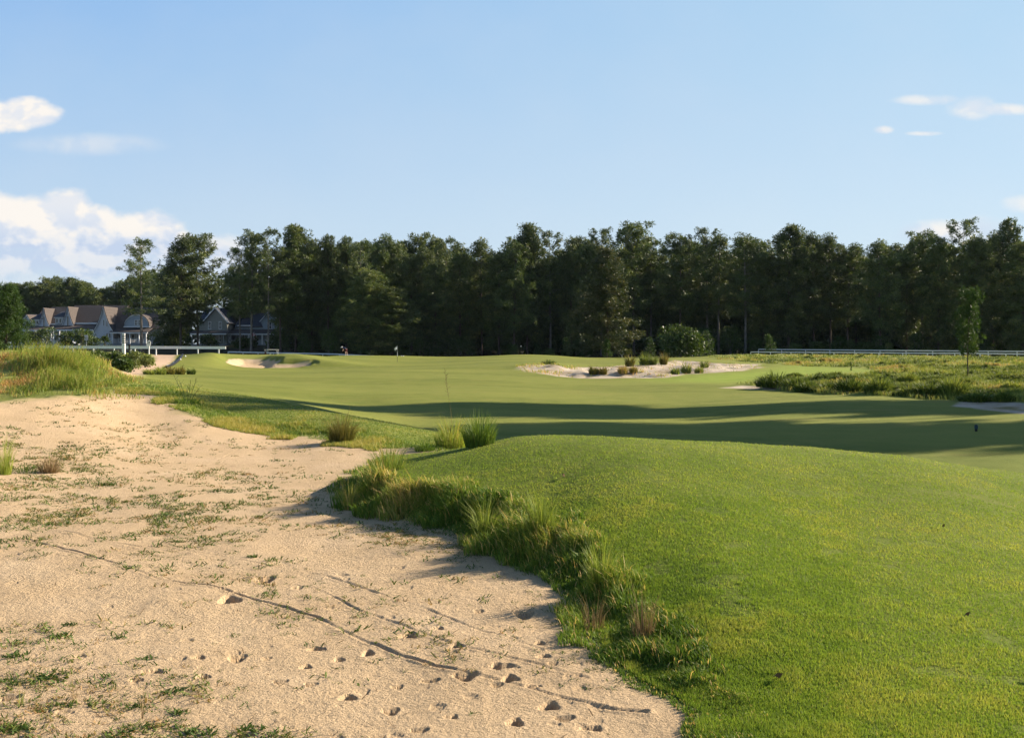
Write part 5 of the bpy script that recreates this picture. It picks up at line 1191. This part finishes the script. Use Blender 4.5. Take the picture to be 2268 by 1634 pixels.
def tee_marker():
    p = at(2162, 955); t = empty('yardage_marker', tuple(p)); tag(t, 'small dark teal marker post in the long shadow at right', 'marker'); s = p[1]/F; H = 15*s; w = 3.4*s
    MB().box(-w*.7, w*.7, -w*.5, w*.5, -.02, H*.35).build('base', M_dark, t, None, False, .004); MB().box(-w, w, -w*.7, w*.7, H*.35, H*.86).build('body', M_tee, t, None, False, .01)
    m = MB(); m.tube([(0,0,H*.86),(0,0,H*.95),(0,0,H)], [w*1.05, w*.9, w*.2], 12); m.build('cap', M_dark, t)
tee_marker()
def green_items():
    p = at(891, 788.5); t = empty('white_mat', tuple(p)); tag(t, 'small flat white object lying on the green crest right of the golfer', 'mat'); s = p[1]/F
    MB().box(-3.4*s, 3.4*s, -.25, .25, .0, 1.0*s).build('slab', M_cloth, t, None, False, .02); MB().box(-2.6*s, -1.0*s, -.12, .12, 1.0*s, 1.3*s).build('fold', M_cloth, t)
    p = at(896, 786.2); t = empty('white_peg', tuple(p)); tag(t, 'tiny white peg standing behind the flat white object on the green', 'peg'); MB().cyl(0, 0, 0, 2.6*s, .6*s, 10).build('peg_shaft', M_cloth, t); MB().cyl(0, 0, 2.6*s, 3.0*s, .75*s, 10, .3*s).build('peg_cap', M_cloth, t)
green_items()
def path_lights():
    for i, (x, y, lb) in enumerate([(404,786.5,'uppermost white edge stone along the path bank'), (410.5,790,'white edge stone just below and right of the uppermost'), (399.5,797,'middle white edge stone on the path bank'), (385,804.5,'fourth white edge stone down the path bank'), (371,811,'lowest white edge stone on the path bank')]):
        p = at(x, y); r = .085; m = MB(); m.tube([(0,0,-.05),(0,0,r*.6),(0,0,r*1.4),(0,0,r*1.8)], [r*.8, r*1.1, r*.8, r*.15], 9)
        o = m.build('edge_stone', M_white, None, tuple(p), True); tag(o, lb, 'stone', 'white stones along the sandy path')
    P = [at(x, y) for x, y in ((403,786.5),(399,792),(393,799),(384,806),(372,812),(364,815))]; b = P[0]
    m = MB(); m.tube([tuple(q-b+np.array([.1,0,.05])) for q in P], .13, 8); o = m.build('path_edging', M_dark, None, tuple(b)); tag(o, 'dark low edging along the right side of the sandy path', 'edging')
path_lights()
# ------------------------------------------------------------------ golf cart, parked car, lamp posts
def wheel(parent, x, y, z, r, w):
    m = MB(); m.tube([(x, y-w/2, z), (x, y+w/2, z)], r, 18); wo = m.build('wheel', M_dark, parent); m = MB(); m.tube([(x, y-w/2-.012, z), (x, y+w/2+.012, z)], r*.55, 14); m.build('rim', M_metal, wo)
def golf_cart():
    Y = 158; zt = Zat(774.0, Y); t = empty('golf_cart', (Xat(604, Y), Y, zt-1.78), R(24)); tag(t, 'small golf cart with cream roof half hidden behind the bunker mound', 'golf cart')
    m = MB(); m.prism([(-1.15,.30),(-.55,.30),(-.5,.28),(.55,.28),(.62,.32),(1.1,.32),(1.12,.62),(1.0,.86),(.72,.92),(.62,.45),(-.25,.45),(-.3,.80),(-1.0,.84),(-1.18,.66)][::-1], -.55, .55); m.build('body', M_grey, t, None, False, .03)
    m = MB(); m.box(-.35, .12, -.5, .5, .72, .86); m.build('seat', M_cream, t, None, False, .04); m = MB(); m.box(-.45, -.34, -.5, .5, .86, 1.25); m.build('backrest', M_cream, t, None, False, .03)
    m = MB(); m.prism([(-.95,1.70),(.85,1.68),(.92,1.72),(.80,1.79),(-.85,1.82),(-1.0,1.75)][::-1], -.60, .60); m.build('roof', M_cream, t, None, False, .025)
    for x, y in ((-.85,-.5),(-.85,.5),(.72,-.5),(.72,.5)): MB().tube([(x+(.12 if x > 0 else 0), y, .75), (x, y, 1.71)], .025, 8).build('roof_post', M_white2, t)
    for x, y in ((-.75,-.5),(-.75,.5),(.78,-.5),(.78,.5)): wheel(t, x, y, .23, .23, .2)
    MB().tube([(.55,-.25,.75),(.38,-.25,1.05)], .02, 8).build('steering_column', M_dark, t)
    b = empty('golf_bag', (t.location.x-.9, Y-.55, t.location.z+.5)); tag(b, 'dark red golf bag strapped behind the golf cart seats', 'golf bag')
    m = MB(); m.tube([(0,0,0),(-.05,0,.4),(-.12,0,.85)], [.14,.15,.16], 12); m.build('bag', M_rose, b); m = MB()
    for k in range(5): a = k*1.25; m.tube([(-.12+.06*math.cos(a), .06*math.sin(a), .8), (-.16+.1*math.cos(a), .1*math.sin(a), 1.12+.05*k)], [.012,.022], 6)
    m.build('club', M_metal, b)
golf_cart()
def parked_car():
    Y = 213; p = at_dist(152, Y); t = empty('parked_car', (p[0], Y, Zat(769, Y)), R(8)); tag(t, 'silver car parked before the middle cottage, half hidden by the rail', 'car')
    m = MB(); prof = [(-2.15,.35),(2.1,.35),(2.2,.55),(2.15,.78),(1.35,.92),(.75,1.36),(.2,1.46),(-.9,1.44),(-1.6,1.02),(-2.15,.92),(-2.22,.6)]
    m.prism(prof[::-1], -.86, .86); b = m.build('body', M_car, t, None, False, .05)
    for y in (-.875, .875):
        m = MB(); m.prism([(-1.25,1.0),(1.05,1.0),(.62,1.33),(.15,1.4),(-.8,1.38)][::-1], y-.01, y+.01); m.build('window', M_glass, t)
    for x in (-1.35, 1.4):
        for y in (-.82, .82): wheel(t, x, y, .32, .32, .2)
parked_car()
for x, top, Y, lb in [(117.5, 728, 209, 'slim white lamp post before the middle cottage'), (191, 742, 203, 'white sign board on a post before the steep gable house')]:
    z0 = Zat(767, Y); H = Zat(top, Y)-z0
    if x < 150:
        t = empty('lamp_post', (Xat(x, Y), Y, z0)); tag(t, lb, 'lamp post'); MB().tube([(0,0,0),(0,0,H)], [.09,.06], 8).build('pole', M_white2, t)
        m = MB(); m.tube([(0,0,H),(0,0,H+.1),(0,0,H+.4),(0,0,H+.5)], [.08,.16,.13,.03], 10); m.build('lantern', M_metal, t)
    else:
        t = empty('sign_board', (Xat(x, Y), Y, z0)); tag(t, lb, 'sign'); MB().tube([(0,0,0),(0,0,H)], .06, 8).build('pole', M_white2, t); MB().box(-.4, .4, -.1, -.062, H-1.1, H).build('board', M_cream, t, None, False, .02)
# ------------------------------------------------------------------ golfer bending over a putt
def skinned(name, joints, edges, radii, mat, parent, sub=2):
    me = bpy.data.meshes.new(name); me.from_pydata(joints, edges, []); me.update(); o = obj(name, me, mat, parent)
    sk = o.modifiers.new('skin', 'SKIN'); 
    for v, r_ in zip(me.skin_vertices[0].data, radii): v.radius = (r_, r_) if not isinstance(r_, tuple) else r_
    me.skin_vertices[0].data[0].use_root = True
    s = o.modifiers.new('sub', 'SUBSURF'); s.levels = s.render_levels = sub
    return o
def golfer():
    Y = 148.5; x = Xat(764.5, Y); z = float(gz(np.array([x]), np.array([Y]))[0]); z = max(z, Zat(787.5, Y)); t = empty('person', (x, Y, z))
    tag(t, 'golfer in navy shirt, dark red shorts and white cap bending over on the far green', 'person')
    #           pelvis        spine        chest         neck         head          Lhip         Lknee        Lank         Lfoot          Rhip       Rknee       Rank       Rfoot         Lsh         Lelb        Lhand        Rsh        Relb       Rhand
    J = [(.10,0,.93),(.0,0,1.06),(-.22,0,1.18),(-.38,0,1.20),(-.50,0,1.15),(.08,-.11,.86),(.04,-.13,.48),(.08,-.14,.08),(-.06,-.15,.03),(.14,.10,.86),(.20,.16,.48),(.30,.2,.08),(.17,.21,.03),(-.24,-.18,1.14),(-.30,-.2,.86),(-.36,-.12,.62),(-.24,.18,1.14),(-.3,.18,.86),(-.37,.0,.60),(-.53,0,1.12)]
    E = [(0,1),(1,2),(2,3),(3,4),(0,5),(5,6),(6,7),(7,8),(0,9),(9,10),(10,11),(11,12),(2,13),(13,14),(14,15),(2,16),(16,17),(17,18),(4,19)]
    Rr = [.14,.135,.15,.055,.10,.085,.06,.042,.04,.085,.06,.042,.04,.06,.042,.03,.06,.042,.03,.08]
    skinned('body', J, E, Rr, M_skin, t)
    S = [J[0],J[1],J[2],(-.33,0,1.2),J[13],(-.28,-.2,.96),J[16],(-.28,.18,.96)]; skinned('shirt', S, [(0,1),(1,2),(2,3),(2,4),(4,5),(2,6),(6,7)], [.155,.155,.172,.09,.085,.065,.085,.065], M_blue, t)
    S = [(.11,0,.92),J[5],(.05,-.13,.52),J[9],(.19,.155,.52)]; skinned('shorts', S, [(0,1),(1,2),(0,3),(3,4)], [.155,.105,.085,.105,.085], M_rose, t)
    m = MB(); m.tube([(-.40,0,1.235),(-.46,0,1.255),(-.54,0,1.24),(-.60,0,1.20)], [.05,.105,.10,.03], 12); m.tube([(-.58,0,1.19),(-.70,0,1.12)], [.07,.05], 8); m.build('cap', M_cloth, t, None, True)
    for yy, xx in ((-.15,-.0),(.21,.23)): m = MB(); m.tube([(xx+.12,yy,.045),(xx,yy,.05),(xx-.13,yy,.035)], [.045,.055,.03], 8); m.build('shoe', M_cloth, t, None, True)
    c = empty('golf_club', (x-.37, Y-.06, z+.66)); tag(c, 'thin putter held by the bending golfer', 'golf club'); MB().tube([(0,0,.1),(-.22,0,-.63)], .012, 6).build('shaft', M_metal, c); MB().box(-.30,-.18,-.03,.03,-.66,-.62).build('club_head', M_metal, c)
golfer()
# ------------------------------------------------------------------ thin summer air between the camera and the far pines
def make_haze():
    m, t, out = new_mat('thin_air'); v = t.n.new('ShaderNodeVolumePrincipled'); t.put(v, 'Color', (.70, .83, 1.0, 1)); t.put(v, 'Density', .000035); t.put(v, 'Anisotropy', 0.0)
    t.l.new(v.outputs[0], out.inputs['Volume'])
    b = MB(); b.box(-480, 480, -12, 520, -3.2, 42); o = b.build('haze', m); tag(o, 'thin air veiling the far pines', None, None, 'stuff')
make_haze()
